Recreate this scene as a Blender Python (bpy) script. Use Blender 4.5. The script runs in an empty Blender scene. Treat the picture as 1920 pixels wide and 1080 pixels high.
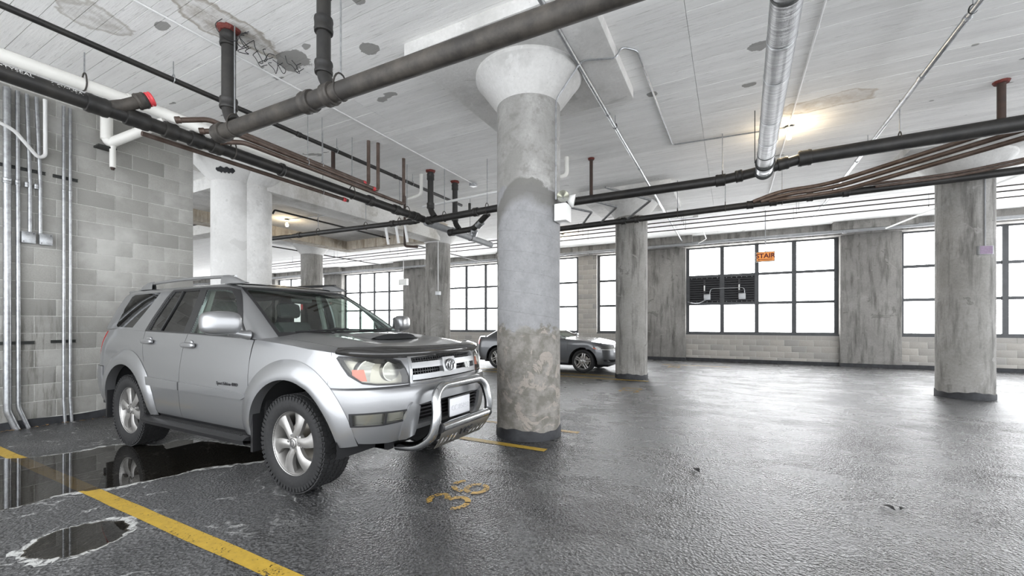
import bpy, bmesh, math, random
import numpy as np
from mathutils import Vector, Matrix
from mathutils.geometry import delaunay_2d_cdt

random.seed(7)
PI = math.pi
S = bpy.context.scene
COL = S.collection

# ------------------------------------------------------------------ camera
cam_d = bpy.data.cameras.new('camera')
cam = bpy.data.objects.new('camera', cam_d)
COL.objects.link(cam)
cam_d.sensor_width = 36.0
cam_d.lens = 36.0 * 785.0 / 1920.0
cam_d.shift_y = (607.0 - 540.0) / 1920.0
cam_d.clip_start = 0.05
cam_d.clip_end = 300
cam.location = (0, 0, 1.345)
cam.rotation_euler = (math.radians(90), 0, math.radians(27.578))
S.camera = cam

# ------------------------------------------------------------------ world, exposure
W = bpy.data.worlds.new('overcast_sky')
S.world = W
W.use_nodes = True
WBG = W.node_tree.nodes.get('Background') or W.node_tree.nodes.new('ShaderNodeBackground')
WBG.inputs[0].default_value = (0.93, 0.96, 1.0, 1)
WBG.inputs[1].default_value = 2.5
S.view_settings.view_transform = 'Standard'
S.view_settings.look = 'None'
S.view_settings.gamma = 1
S.view_settings.use_curve_mapping = False
S.view_settings.exposure = 1.0
PANE_EMIT = 6.0
BULB_W = 9

CEIL = 4.48          # underside of the slab
WALL_X = -8.08       # face of the block wall on the left
WIN_Y = 16.6         # face of the window wall

# ------------------------------------------------------------------ mesh helpers
def V(*a): return Vector(a)

class MB:
    def __init__(s): s.v = []; s.f = []
    def add(s, vs, fs):
        o = len(s.v); s.v += [tuple(p) for p in vs]; s.f += [tuple(i + o for i in f) for f in fs]; return s
    def box(s, x0, x1, y0, y1, z0, z1):
        return s.add([(x0,y0,z0),(x1,y0,z0),(x1,y1,z0),(x0,y1,z0),(x0,y0,z1),(x1,y0,z1),(x1,y1,z1),(x0,y1,z1)],
                     [(0,3,2,1),(4,5,6,7),(0,1,5,4),(1,2,6,5),(2,3,7,6),(3,0,4,7)])
    def cbox(s, c, d, m=None):
        x,y,z = [k/2 for k in d]
        vs = [V(a*x,b*y,e*z) for e in (-1,1) for a,b in ((-1,-1),(1,-1),(1,1),(-1,1))]
        if m is not None: vs = [m @ p for p in vs]
        vs = [p + V(*c) for p in vs]
        return s.add(vs, [(0,3,2,1),(4,5,6,7),(0,1,5,4),(1,2,6,5),(2,3,7,6),(3,0,4,7)])
    def bbox(s, x0, x1, y0, y1, z0, z1, b=0.01):
        bm = bmesh.new()
        bmesh.ops.create_cube(bm, size=1)
        for v in bm.verts:
            v.co = V((x0+x1)/2 + v.co.x*(x1-x0), (y0+y1)/2 + v.co.y*(y1-y0), (z0+z1)/2 + v.co.z*(z1-z0))
        bmesh.ops.bevel(bm, geom=bm.edges[:], offset=b, segments=2, affect='EDGES', profile=.5)
        bm.verts.index_update()
        s.add([v.co for v in bm.verts], [[v.index for v in f.verts] for f in bm.faces]); bm.free()
        return s
    def tube(s, pts, r, n=12, cap=True, closed=False):
        P = [V(*p) for p in pts]
        m = len(P)
        rs = r if isinstance(r, (list, tuple)) else [r]*m
        T = []
        for i in range(m):
            if closed: t = P[(i+1) % m] - P[i-1]
            elif i == 0: t = P[1]-P[0]
            elif i == m-1: t = P[-1]-P[-2]
            else: t = (P[i+1]-P[i]).normalized() + (P[i]-P[i-1]).normalized()
            T.append(t.normalized() if t.length > 1e-9 else V(0,0,1))
        a = V(0,0,1) if abs(T[0].z) < .9 else V(1,0,0)
        N = (a - T[0]*a.dot(T[0])).normalized()
        vs = []
        for i in range(m):
            N = N - T[i]*N.dot(T[i])
            N.normalize()
            B = T[i].cross(N)
            for k in range(n):
                g = 2*PI*k/n
                vs.append(P[i] + (N*math.cos(g) + B*math.sin(g))*rs[i])
        fs = []
        for i in range(m if closed else m-1):
            j = (i+1) % m
            for k in range(n):
                l = (k+1) % n
                fs.append((i*n+k, i*n+l, j*n+l, j*n+k))
        if cap and not closed:
            fs.append(tuple(range(n))[::-1]); fs.append(tuple((m-1)*n+k for k in range(n)))
        return s.add(vs, fs)
    def lathe(s, prof, o=(0,0,0), axis='Z', n=32, a0=0, a1=2*PI):
        full = abs(a1-a0-2*PI) < 1e-6
        c = n if full else n+1
        vs = []
        for r,h in prof:
            for k in range(c):
                g = a0 + (a1-a0)*k/n
                u,w = r*math.cos(g), r*math.sin(g)
                p = {'Z':(u,w,h),'X':(h,u,w),'Y':(w,h,u)}[axis]
                vs.append((o[0]+p[0], o[1]+p[1], o[2]+p[2]))
        fs = []
        for i in range(len(prof)-1):
            for k in range(n):
                l = (k+1) % c
                fs.append((i*c+k, i*c+l, (i+1)*c+l, (i+1)*c+k))
        return s.add(vs, fs)
    def prism(s, poly, fa, fb):
        n = len(poly)
        s.add([fa(*p) for p in poly] + [fb(*p) for p in poly],
              [tuple(range(n)), tuple(range(2*n-1, n-1, -1))] + [(i, i+n, (i+1) % n + n, (i+1) % n) for i in range(n)])
        return s
    def grid(s, fn, us, vs, wrap=False):
        nu, nv = len(us), len(vs)
        pts = [fn(u, v) for u in us for v in vs]
        fs = []
        for i in range(nu if wrap else nu-1):
            for j in range(nv-1):
                a = i*nv+j; b = ((i+1) % nu)*nv+j
                fs.append((a, b, b+1, a+1))
        return s.add(pts, fs)
    def ellipsoid(s, c, r, e=1.0, nu=20, nv=12):
        def sg(x, p): return math.copysign(abs(x)**p, x)
        def fn(u, v):
            return (c[0]+r[0]*sg(math.cos(v),e)*sg(math.cos(u),e), c[1]+r[1]*sg(math.cos(v),e)*sg(math.sin(u),e), c[2]+r[2]*sg(math.sin(v),e))
        return s.grid(fn, [2*PI*i/nu for i in range(nu)], [-PI/2+PI*j/nv for j in range(nv+1)], wrap=True)
    def xf(s, m):
        s.v = [tuple(m @ V(*p)) for p in s.v]; return s
    def mesh(s, name, smooth=35, fixn=True):
        me = bpy.data.meshes.new(name)
        me.from_pydata(s.v, [], s.f)
        if fixn:
            bm = bmesh.new(); bm.from_mesh(me)
            bmesh.ops.remove_doubles(bm, verts=bm.verts, dist=1e-5)
            bmesh.ops.recalc_face_normals(bm, faces=bm.faces); bm.to_mesh(me); bm.free()
        if smooth:
            me.polygons.foreach_set('use_smooth', [True]*len(me.polygons))
            me.set_sharp_from_angle(angle=math.radians(smooth))
        me.update()
        return me

def fillet(pts, rad, seg=5):
    P = [V(*p) for p in pts]
    out = [P[0]]
    for i in range(1, len(P)-1):
        a, b, c = P[i-1], P[i], P[i+1]
        r = min(rad, (a-b).length*.49, (c-b).length*.49)
        p0 = b + (a-b).normalized()*r; p1 = b + (c-b).normalized()*r
        for k in range(seg+1):
            t = k/seg
            out.append(p0*(1-t)**2 + b*2*t*(1-t) + p1*t*t)
    out.append(P[-1])
    return out

def link(o, parent=None):
    COL.objects.link(o)
    if parent is not None: o.parent = parent
    return o
def tag(o, label=None, cat=None, group=None, kind=None):
    if label: o['label'] = label
    if cat: o['category'] = cat
    if group: o['group'] = group
    if kind: o['kind'] = kind
    return o
def obj(name, mb, mat, parent=None, smooth=35, fixn=True):
    me = mb if isinstance(mb, bpy.types.Mesh) else mb.mesh(name, smooth, fixn)
    if mat is not None and not me.materials: me.materials.append(mat)
    return link(bpy.data.objects.new(name, me), parent)
def thing(name, label=None, cat=None, loc=(0,0,0), rz=0, group=None, kind=None, parent=None):
    o = bpy.data.objects.new(name, None)
    o.empty_display_size = .1
    o.location = loc; o.rotation_euler = (0,0,rz)
    link(o, parent)
    return tag(o, label, cat, group, kind)
def copy_tree(o, parent=None):
    c = o.copy(); COL.objects.link(c); c.parent = parent
    for ch in [k for k in bpy.data.objects if k.parent == o]: copy_tree(ch, c)
    return c
def text_mesh(body, size, ext=0.0, align='LEFT', off=0.0, bev=0.0):
    cu = bpy.data.curves.new('lettering', 'FONT')
    cu.body = body; cu.size = size; cu.extrude = ext; cu.align_x = align; cu.offset = off; cu.resolution_u = 3
    if bev: cu.bevel_depth = bev
    o = bpy.data.objects.new('lettering', cu); COL.objects.link(o)
    bpy.context.view_layer.update()
    me = bpy.data.meshes.new_from_object(o.evaluated_get(bpy.context.evaluated_depsgraph_get()))
    bpy.data.objects.remove(o); bpy.data.curves.remove(cu)
    me.materials.clear()
    return me
def text_obj(name, body, size, mat, mw, parent=None, ext=0.0, align='CENTER', off=0.0):
    me = text_mesh(body, size, ext, align, off)
    me.transform(mw)
    me.materials.append(mat)
    return link(bpy.data.objects.new(name, me), parent)
def basis(x, y, z, o):
    m = Matrix((x, y, z)).transposed().to_4x4(); m.translation = V(*o); return m

# ------------------------------------------------------------------ node materials
class NT:
    def __init__(s, name):
        s.m = bpy.data.materials.new(name); s.m.use_nodes = True
        s.t = s.m.node_tree; s.t.nodes.clear()
        s.out = s.t.nodes.new('ShaderNodeOutputMaterial')
    def n(s, typ, **k):
        q = s.t.nodes.new(typ)
        for a, b in k.items(): setattr(q, a, b)
        return q
    def set(s, sock, val):
        if val is None: return
        if isinstance(val, bpy.types.NodeSocket): s.t.links.new(val, sock)
        else:
            if isinstance(val, (tuple, list)) and len(val) == 3 and sock.type == 'RGBA': val = (*val, 1)
            sock.default_value = val
    def pos(s): return s.n('ShaderNodeNewGeometry').outputs['Position']
    def objc(s): return s.n('ShaderNodeTexCoord').outputs['Object']
    def rnd(s): return s.n('ShaderNodeObjectInfo').outputs['Random']
    def scale(s, v, k):
        q = s.n('ShaderNodeMapping'); s.set(q.inputs[0], v); q.inputs['Scale'].default_value = k; return q.outputs[0]
    def noise(s, v, sc, det=3, rough=.55, dist=0):
        q = s.n('ShaderNodeTexNoise'); s.set(q.inputs['Vector'], v)
        q.inputs['Scale'].default_value = sc; q.inputs['Detail'].default_value = det
        q.inputs['Roughness'].default_value = rough; q.inputs['Distortion'].default_value = dist
        return q.outputs['Fac']
    def vor(s, v, sc, feat='F1'):
        q = s.n('ShaderNodeTexVoronoi'); q.feature = feat; s.set(q.inputs['Vector'], v); q.inputs['Scale'].default_value = sc
        return q.outputs['Distance']
    def math(s, op, a, b=None, c=None):
        q = s.n('ShaderNodeMath', operation=op); s.set(q.inputs[0], a); s.set(q.inputs[1], b)
        if c is not None: s.set(q.inputs[2], c)
        return q.outputs[0]
    def step(s, f, a, b, lo=0.0, hi=1.0):
        q = s.n('ShaderNodeMapRange'); q.clamp = True; s.set(q.inputs[0], f)
        for i, k in enumerate((a, b, lo, hi)): q.inputs[1+i].default_value = k
        return q.outputs[0]
    def mix(s, f, a, b, blend='MIX'):
        q = s.n('ShaderNodeMix', data_type='RGBA', blend_type=blend); s.set(q.inputs[0], f); s.set(q.inputs[6], a); s.set(q.inputs[7], b)
        return q.outputs[2]
    def fmix(s, f, a, b):
        q = s.n('ShaderNodeMix'); s.set(q.inputs[0], f); s.set(q.inputs[2], a); s.set(q.inputs[3], b); return q.outputs[0]
    def xyz(s, v):
        q = s.n('ShaderNodeSeparateXYZ'); s.set(q.inputs[0], v); return q.outputs
    def comb(s, x, y, z):
        q = s.n('ShaderNodeCombineXYZ'); s.set(q.inputs[0], x); s.set(q.inputs[1], y); s.set(q.inputs[2], z); return q.outputs[0]
    def dist(s, v, c, k=(1,1,1)):
        a = s.n('ShaderNodeVectorMath', operation='SUBTRACT'); s.set(a.inputs[0], v); a.inputs[1].default_value = c
        b = s.n('ShaderNodeVectorMath', operation='MULTIPLY'); s.set(b.inputs[0], a.outputs[0]); b.inputs[1].default_value = k
        c2 = s.n('ShaderNodeVectorMath', operation='LENGTH'); s.set(c2.inputs[0], b.outputs[0]); return c2.outputs['Value']
    def bump(s, h, strength=.3, d=.01):
        q = s.n('ShaderNodeBump'); q.inputs['Strength'].default_value = strength; q.inputs['Distance'].default_value = d
        s.set(q.inputs['Height'], h); return q.outputs[0]
    def bsdf(s, col, rough=.6, metal=0.0, normal=None, coat=0, spec=.5, alpha=None, emit=None, es=0, coat_rough=.05, trans=None):
        q = s.n('ShaderNodeBsdfPrincipled')
        s.set(q.inputs['Base Color'], col); s.set(q.inputs['Roughness'], rough); s.set(q.inputs['Metallic'], metal)
        if normal is not None: s.set(q.inputs['Normal'], normal)
        s.set(q.inputs['Coat Weight'], coat); s.set(q.inputs['Coat Roughness'], coat_rough); s.set(q.inputs['Specular IOR Level'], spec)
        if alpha is not None: s.set(q.inputs['Alpha'], alpha)
        if emit is not None: s.set(q.inputs['Emission Color'], emit); s.set(q.inputs['Emission Strength'], es)
        s.t.links.new(q.outputs[0], s.out.inputs[0])
        return s.m

def plain(name, col, rough=.5, metal=0.0, coat=0, spec=.5, var=0.0, sc=30, bump=0.0):
    t = NT(name)
    c = col; nrm = None
    if var:
        f = t.noise(t.objc(), sc, 4)
        c = t.mix(t.step(f, .3, .7), [k*(1-var) for k in col], [min(1, k*(1+var)) for k in col])
        if bump: nrm = t.bump(f, bump, .01)
    return t.bsdf(c, rough, metal, nrm, coat, spec)
def emitter(name, col, st):
    t = NT(name); return t.bsdf((0,0,0), .5, emit=col, es=st)

def m_concrete(name, base, dark, light, seed=0.0, streak=True):
    t = NT(name); p = t.pos()
    sh = t.n('ShaderNodeVectorMath', operation='ADD'); t.set(sh.inputs[0], p); sh.inputs[1].default_value = (seed*7.3, seed*3.1, seed*1.7)
    p = sh.outputs[0]
    big = t.noise(p, .9, 5, .6, .6)
    st = t.noise(t.scale(p, (5, 5, .7)) if streak else p, 1.2, 5, .65)
    fine = t.noise(p, 26, 4, .7)
    c = t.mix(t.step(big, .35, .65), base, light)
    c = t.mix(t.step(st, .48, .70), c, dark)
    pt = t.noise(p, 2.3, 6, .6, 1.2)
    c = t.mix(t.step(pt, .62, .64, 0, .55), c, light)
    c = t.mix(t.step(pt, .36, .34, 0, .5), c, dark)
    c = t.mix(t.step(fine, .3, .75, 0, .35), c, dark)
    pits = t.vor(p, 22)
    c = t.mix(t.step(pits, .10, .05, 0, .6), c, [k*.4 for k in dark])
    h = t.math('ADD', fine, t.math('MULTIPLY', pt, .8))
    return t.bsdf(c, .85, 0, t.bump(h, .35, .01), spec=.25)

M = {}
def build_materials():
    # ceiling boards: whitewashed board-marked concrete
    t = NT('whitewashed_board_concrete'); p = t.pos()
    s1 = t.noise(t.scale(p, (.6, 9, 1)), 1.4, 5, .65)
    s2 = t.noise(t.scale(p, (1.4, 22, 1)), 2.2, 4, .7)
    big = t.noise(p, .55, 4, .6, .8)
    c = t.mix(t.step(s1, .3, .72), (.91,.905,.89), (.78,.775,.76))
    c = t.mix(t.step(s2, .58, .74, 0, .75), c, (.36,.35,.33))
    s3 = t.noise(t.scale(p, (2.2, 40, 1)), 3.0, 4, .75)
    c = t.mix(t.step(s3, .62, .70, 0, .55), c, (.30,.29,.27))
    c = t.mix(t.step(big, .45, .7, 0, .45), c, (.91,.905,.89))
    c = t.mix(t.math('MULTIPLY', t.rnd(), .20), c, (.50,.49,.475))
    # grey patches where the whitewash has come off
    sp = t.noise(t.scale(p, (.8, 1.5, 1)), 2.1, 3, .5)
    c = t.mix(t.step(sp, .725, .735, 0, .85), c, (.28,.275,.26))
    # brown water stains with their own outline
    wob = t.math('MULTIPLY', t.math('SUBTRACT', t.noise(p, 2.2, 4, .6), .5), .9)
    for ctr, k, rad, colr, am in (((-4.72,2.5,CEIL), (2.4,.85,0), .55, (.20,.15,.085), .8),
                                  ((1.25,7.3,CEIL), (1.15,2.6,0), .62, (.34,.25,.15), .6),
                                  ((-5.76,1.84,CEIL), (1.9,1.5,0), .42, (.33,.30,.25), .75)):
        d = t.math('ADD', t.dist(p, ctr, k), wob)
        inner = t.math('MULTIPLY', t.step(d, rad, rad-.25, 0, am*.75), t.step(t.noise(p, 5, 5, .7), .32, .62))
        ring = t.math('MULTIPLY', t.step(d, rad+.02, rad-.02), t.step(d, rad-.14, rad-.04))
        c = t.mix(t.math('MAXIMUM', inner, t.math('MULTIPLY', ring, am*.75)), c, colr)
    # spalled grey patches
    wob3 = t.math('MULTIPLY', t.math('SUBTRACT', t.noise(p, 5, 4, .6), .5), .9)
    for cx, cy, kx, ky in ((-4.62,3.22,2.0,3.2),(-3.66,3.49,3.8,5.0),(.28,5.47,4.5,5.5),(.22,6.3,6,9),(-3.9,2.35,6,7),(-3.2,2.9,7,7),(-.95,5.95,7,8),(-5.3,2.2,5,8),(3.6,6.3,6,9),(-.7,3.9,6,9)):
        d = t.math('ADD', t.dist(p, (cx,cy,CEIL), (kx,ky,0)), wob3)
        c = t.mix(t.step(d, .50, .47, 0, .85), c, (.25,.245,.23))
    fine = t.noise(p, 40, 3, .7)
    h = t.math('ADD', t.math('MULTIPLY', s2, 1.0), t.math('MULTIPLY', fine, .4))
    M['board'] = t.bsdf(c, .9, 0, t.bump(h, .3, .01), spec=.2)
    M['slab'] = plain('slab_joint', (.20,.195,.18), .95, var=.2)

    # block
    t = NT('grey_concrete_block'); p = t.pos()
    f = t.noise(p, 60, 3, .8); b = t.noise(p, 1.2, 4, .6)
    c = t.mix(t.rnd(), (.36,.354,.33), (.275,.27,.252))
    c = t.mix(t.step(f, .35, .7, 0, .5), c, (.25,.245,.23))
    c = t.mix(t.step(b, .5, .7, 0, .6), c, (.52,.515,.49))
    x = t.xyz(p)
    drip = t.noise(t.scale(p, (1, 9, .8)), 2.0, 5, .7)
    zone = t.math('MULTIPLY', t.step(x[1], 2.55, 2.15), t.step(x[1], 1.3, 1.75))
    dz = t.math('MULTIPLY', zone, t.step(x[2], 1.75, 1.2))
    dz = t.math('MULTIPLY', dz, t.step(x[0], -7.5, -7.9))
    c = t.mix(t.math('MULTIPLY', t.math('MULTIPLY', dz, t.step(drip, .5, .62)), .7), c, (.14,.135,.12))
    M['block'] = t.bsdf(c, .92, 0, t.bump(f, .5, .006), spec=.2)
    t = NT('far_concrete_block'); p = t.pos()
    f = t.noise(p, 40, 3, .8)
    c = t.mix(t.rnd(), (.40,.375,.34), (.30,.29,.275))
    c = t.mix(t.step(f, .35, .7, 0, .4), c, (.24,.23,.215))
    M['block_far'] = t.bsdf(c, .92, 0, t.bump(f, .4, .006), spec=.2)
    M['mortar'] = plain('pale_mortar', (.50,.495,.47), .95, var=.15)
    M['band'] = plain('dark_grey_base_paint', (.020,.021,.024), .7, var=.5, sc=9, bump=.2)

    # plain concretes
    M['conc'] = m_concrete('bare_concrete', (.25,.242,.225), (.10,.096,.088), (.36,.35,.333), 0)
    M['conc_pil'] = m_concrete('stained_pilaster_concrete', (.21,.202,.19), (.095,.091,.083), (.30,.29,.273), 2)
    M['white_conc'] = m_concrete('white_painted_concrete', (.60,.595,.58), (.48,.475,.46), (.68,.675,.66), 3, False)
    M['beam'] = m_concrete('whitewashed_beam_concrete', (.60,.595,.57), (.36,.34,.30), (.70,.69,.67), 4, False)
    M['brown_beam'] = m_concrete('damp_brown_concrete', (.40,.36,.30), (.20,.165,.12), (.55,.51,.45), 5)
    M['cap'] = m_concrete('pale_capital_concrete', (.58,.57,.55), (.40,.395,.38), (.68,.675,.66), 6, False)

    # column 1: paint zones by height
    t = NT('patched_column_concrete'); p = t.pos(); x = t.xyz(p)
    n1 = t.noise(p, 2.0, 5, .6, .7); n2 = t.noise(p, 7, 5, .65); fine = t.noise(p, 34, 3, .7)
    wob = t.math('MULTIPLY', t.math('SUBTRACT', n1, .5), 1.1)
    wob2 = t.math('MULTIPLY', t.math('SUBTRACT', n2, .5), .5)
    up = t.mix(t.step(n1, .35, .65), (.24,.235,.222), (.385,.378,.364))
    up = t.mix(t.step(n2, .52, .66, 0, .65), up, (.19,.184,.172))
    mid = t.mix(t.step(n2, .3, .7), (.225,.225,.23), (.295,.295,.30))
    low = t.mix(t.step(n2, .42, .6), (.16,.15,.13), (.26,.245,.225))
    low = t.mix(t.step(t.noise(p, 3.2, 6, .7, 1.4), .54, .56, 0, .8), low, (.34,.30,.265))
    zz = t.math('ADD', x[2], wob)
    # helical form lines on the middle band
    ang = t.math('ARCTAN2', t.math('SUBTRACT', x[1], 4.65), t.math('SUBTRACT', x[0], -2.2))
    hel = t.math('FRACT', t.math('MULTIPLY', t.math('ADD', x[2], t.math('MULTIPLY', ang, .055)), 4.3))
    line = t.math('MULTIPLY', t.step(hel, 0, .02, 1, .0), 1.0)
    mid = t.mix(t.math('MULTIPLY', line, .75), mid, (.20,.20,.20))
    mid = t.mix(t.step(t.vor(p, 20), .11, .06, 0, .7), mid, (.12,.12,.12))
    side = t.math('ADD', t.math('SUBTRACT', x[0], -2.49), t.math('MULTIPLY', wob2, .5))
    inmid = t.math('MULTIPLY', t.step(t.math('ADD', x[2], wob2), 1.26, 1.30), t.step(t.math('ADD', x[2], t.math('MULTIPLY', wob2, .5)), 2.94, 2.90))
    inmid = t.math('MULTIPLY', inmid, t.step(side, 0, .02))
    c = t.mix(t.step(zz, 1.25, 1.5), low, up)
    edge = t.math('MULTIPLY', t.step(t.math('ABSOLUTE', t.math('SUBTRACT', side, -.03)), .05, .03), t.math('MULTIPLY', t.step(x[2], 1.3, 1.5), t.step(x[2], 2.95, 2.85)))
    c = t.mix(inmid, c, mid)
    c = t.mix(t.math('MULTIPLY', edge, t.step(n2, .40, .46)), c, (.12,.117,.11))
    zt = t.math('ADD', t.math('ADD', x[2], t.math('MULTIPLY', wob2, .35)), t.math('MULTIPLY', t.math('POWER', t.math('ABSOLUTE', t.math('SUBTRACT', side, .40)), 2.0), 1.9))
    arch = t.math('MULTIPLY', t.math('MULTIPLY', t.step(zt, 3.03, 3.0), t.step(zt, 2.72, 2.84)), t.step(side, -.06, 0))
    c = t.mix(t.math('MULTIPLY', arch, .85), c, (.135,.13,.12))
    c = t.mix(t.step(fine, .35, .75, 0, .3), c, (.15,.15,.14))
    h = t.math('ADD', t.math('MULTIPLY', fine, .5), t.math('SUBTRACT', n2, t.math('MULTIPLY', line, .8)))
    M['col1'] = t.bsdf(c, .85, 0, t.bump(h, .4, .012), spec=.25)

    # floor
    t = NT('wet_worn_asphalt'); p = t.pos(); x = t.xyz(p)
    g = t.noise(p, 42, 3, .62, .3); g2 = t.vor(p, 60)
    big = t.noise(p, .35, 5, .62, .8); mid = t.noise(t.scale(p, (.8, 1.6, 1)), 1.6, 5, .68, .6)
    c = t.mix(t.step(big, .35, .68), (.050,.050,.051), (.105,.105,.106))
    c = t.mix(t.step(mid, .5, .72, 0, .6), c, (.16,.158,.155))
    c = t.mix(t.step(mid, .42, .28, 0, .7), c, (.026,.026,.027))
    c = t.mix(t.step(g, .44, .58, 0, .7), c, (.010,.010,.010))
    # salt bloom in thin wandering lines on the parking side
    sn = t.noise(p, 1.1, 4, .6, .5)
    ln = t.step(t.math('ABSOLUTE', t.math('SUBTRACT', sn, .5)), .010, .002)
    lim = t.math('MULTIPLY', t.step(x[0], -2.3, -2.9), t.step(t.noise(p, 9, 4, .7), .46, .6))
    c = t.mix(t.math('MULTIPLY', t.math('MULTIPLY', ln, lim), .75), c, (.42,.42,.41))
    wet = t.step(t.math('ADD', t.math('MULTIPLY', mid, .55), t.math('MULTIPLY', big, .45)), .38, .62)
    dry = t.step(x[0], -2.0, -3.6)
    r = t.math('ADD', t.fmix(wet, .13, .38), t.math('MULTIPLY', dry, .16))
    h = t.math('ADD', t.math('MULTIPLY', g, .7), t.math('MULTIPLY', g2, .5))
    M['floor'] = t.bsdf(c, r, 0, t.bump(h, 1.0, .017), spec=.8)
    t = NT('white_salt_crust'); p = t.pos()
    a = t.step(t.noise(p, 18, 5, .75, .6), .40, .54, 0, .95)
    M['salt'] = t.bsdf((.46,.46,.445), .9, alpha=a)
    for nm, colr, lo in (('yellow', (.44,.285,.035), .33), ('yellow_worn', (.42,.26,.06), .42)):
        t = NT(nm+'_line_paint'); p = t.pos()
        w = t.noise(p, 60, 4, .75); w2 = t.noise(p, 3.5, 4, .6)
        a = t.step(t.math('ADD', w, t.math('MULTIPLY', t.math('SUBTRACT', w2, .5), .55)), lo, lo+.07)
        cc = t.mix(t.step(t.noise(p, 22, 3), .35, .7, 0, .5), colr, [k*.62 for k in colr])
        M[nm] = t.bsdf(cc, .5, alpha=a)

    # metals, pipes
    def pipe(name, col, col2, rough, metal=0.0, sc=5):
        t = NT(name); p = t.pos()
        f = t.noise(p, sc, 5, .7); g = t.noise(p, sc*9, 3, .7)
        nz = t.xyz(t.n('ShaderNodeNewGeometry').outputs['Normal'])[2]
        c = t.mix(t.step(f, .4, .65), col, col2)
        return t.bsdf(c, rough, metal, t.bump(g, .25, .004))
    M['iron'] = pipe('black_cast_iron', (.010,.0095,.009), (.024,.022,.019), .5)
    M['iron_dusty'] = pipe('dusty_cast_iron', (.024,.021,.018), (.060,.052,.043), .65)
    M['rust'] = pipe('rusty_pipe', (.050,.028,.020), (.03,.02,.016), .75)
    M['copper'] = pipe('tarnished_copper', (.085,.058,.045), (.14,.105,.088), .45, .4)
    M['galv'] = pipe('galvanised_steel', (.40,.41,.42), (.27,.275,.28), .34, .8, 14)
    M['pvc'] = plain('white_plastic_pipe', (.74,.73,.69), .45, var=.06, sc=4)
    M['cond_white'] = plain('painted_conduit', (.70,.70,.69), .5, var=.06, sc=4)
    M['steel_dark'] = plain('dark_strut_steel', (.03,.032,.03), .5, .3)
    M['grey_pipe'] = pipe('grey_service_pipe', (.24,.245,.25), (.30,.305,.31), .55)
    t = NT('spiral_foil_jacket'); p = t.pos()
    w = t.noise(t.scale(p, (1, 26, 1)), 3.0, 4, .7)
    c = t.mix(t.step(w, .35, .65), (.46,.465,.47), (.17,.172,.175))
    M['foil'] = t.bsdf(c, .40, .8, t.bump(w, .45, .01))
    M['red'] = plain('red_sealant', (.12,.022,.016), .8, var=.4, sc=30)
    M['redcap'] = plain('red_plastic_cap', (.60,.05,.06), .4)
    M['print'] = plain('white_pipe_print', (.7,.7,.68), .7)
    M['black'] = plain('black_plastic', (.012,.012,.013), .45)
    M['frame'] = plain('dark_grey_window_steel', (.045,.047,.050), .5, var=.2, sc=6)
    M['louvre'] = plain('black_louvre_metal', (.022,.022,.024), .45, .2)
    M['box'] = plain('grey_junction_box', (.42,.43,.44), .45, .4)
    M['white'] = plain('white_enamel', (.68,.68,.66), .4)
    M['purple'] = plain('purple_grey_sign', (.20,.145,.21), .6, var=.15)
    M['leaf'] = plain('dry_leaf', (.24,.15,.07), .8, var=.3)
    # daylight behind frosted panes
    t = NT('frosted_pane_daylight'); M['pane'] = t.bsdf((.8,.8,.8), .35, emit=(.965,.98,1.0), es=PANE_EMIT)
    M['bulb'] = emitter('lit_bulb', (1.0,.80,.50), 22)
    M['sign_glow'] = emitter('lit_amber_sign', (1.0,.36,.07), .42)
    M['sign_red'] = plain('red_sign_letters', (.10,.004,.006), .6)
    M['sign_frame'] = plain('bronze_sign_frame', (.22,.18,.14), .5, .3)

    # vehicles
    t = NT('silver_metallic_paint'); f = t.noise(t.objc(), 900, 1)
    c = t.mix(f, (.235,.238,.244), (.29,.293,.298))
    M['silver'] = t.bsdf(c, .34, .72, coat=.8, coat_rough=.06)
    t = NT('graphite_metallic_paint'); M['graphite'] = t.bsdf((.085,.088,.094), .38, .5, coat=1.0, coat_rough=.03)
    M['chrome'] = plain('polished_chrome', (.50,.505,.51), .13, 1.0)
    M['steel'] = plain('brushed_stainless', (.44,.415,.37), .36, 1.0, var=.12, sc=8)
    M['satin'] = plain('satin_silver_trim', (.36,.363,.367), .33, .8)
    M['alloy'] = plain('dusty_alloy', (.34,.332,.32), .38, .75, var=.12, sc=12)
    M['rubber'] = plain('black_rubber', (.009,.009,.0095), .75, var=.4, sc=40, bump=.15)
    M['trim'] = plain('black_trim', (.014,.014,.015), .38)
    M['liner'] = plain('wheel_well_liner', (.008,.008,.009), .9)
    M['deflector'] = plain('smoked_plastic', (.020,.019,.018), .12, coat=.5)
    M['cabin'] = plain('charcoal_cabin', (.035,.036,.037), .75)
    M['seat'] = plain('grey_seat_cloth', (.075,.078,.078), .9, var=.15)
    M['headliner'] = plain('pale_headliner', (.32,.33,.31), .9)
    M['orange'] = plain('orange_reflector', (.42,.055,.008), .25, coat=.6)
    M['red_lens'] = plain('red_lens', (.40,.02,.02), .15, coat=.8)
    M['reflector'] = plain('lamp_reflector', (.40,.40,.38), .28, 1.0)
    M['lamp_inner'] = plain('lamp_inner_silver', (.40,.39,.345), .35, .45)
    M['plate'] = plain('pale_plate', (.66,.66,.68), .4)
    M['plate_txt'] = plain('plate_letters', (.55,.55,.57), .4)
    M['badge'] = plain('dark_badge', (.03,.03,.032), .3)
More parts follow.
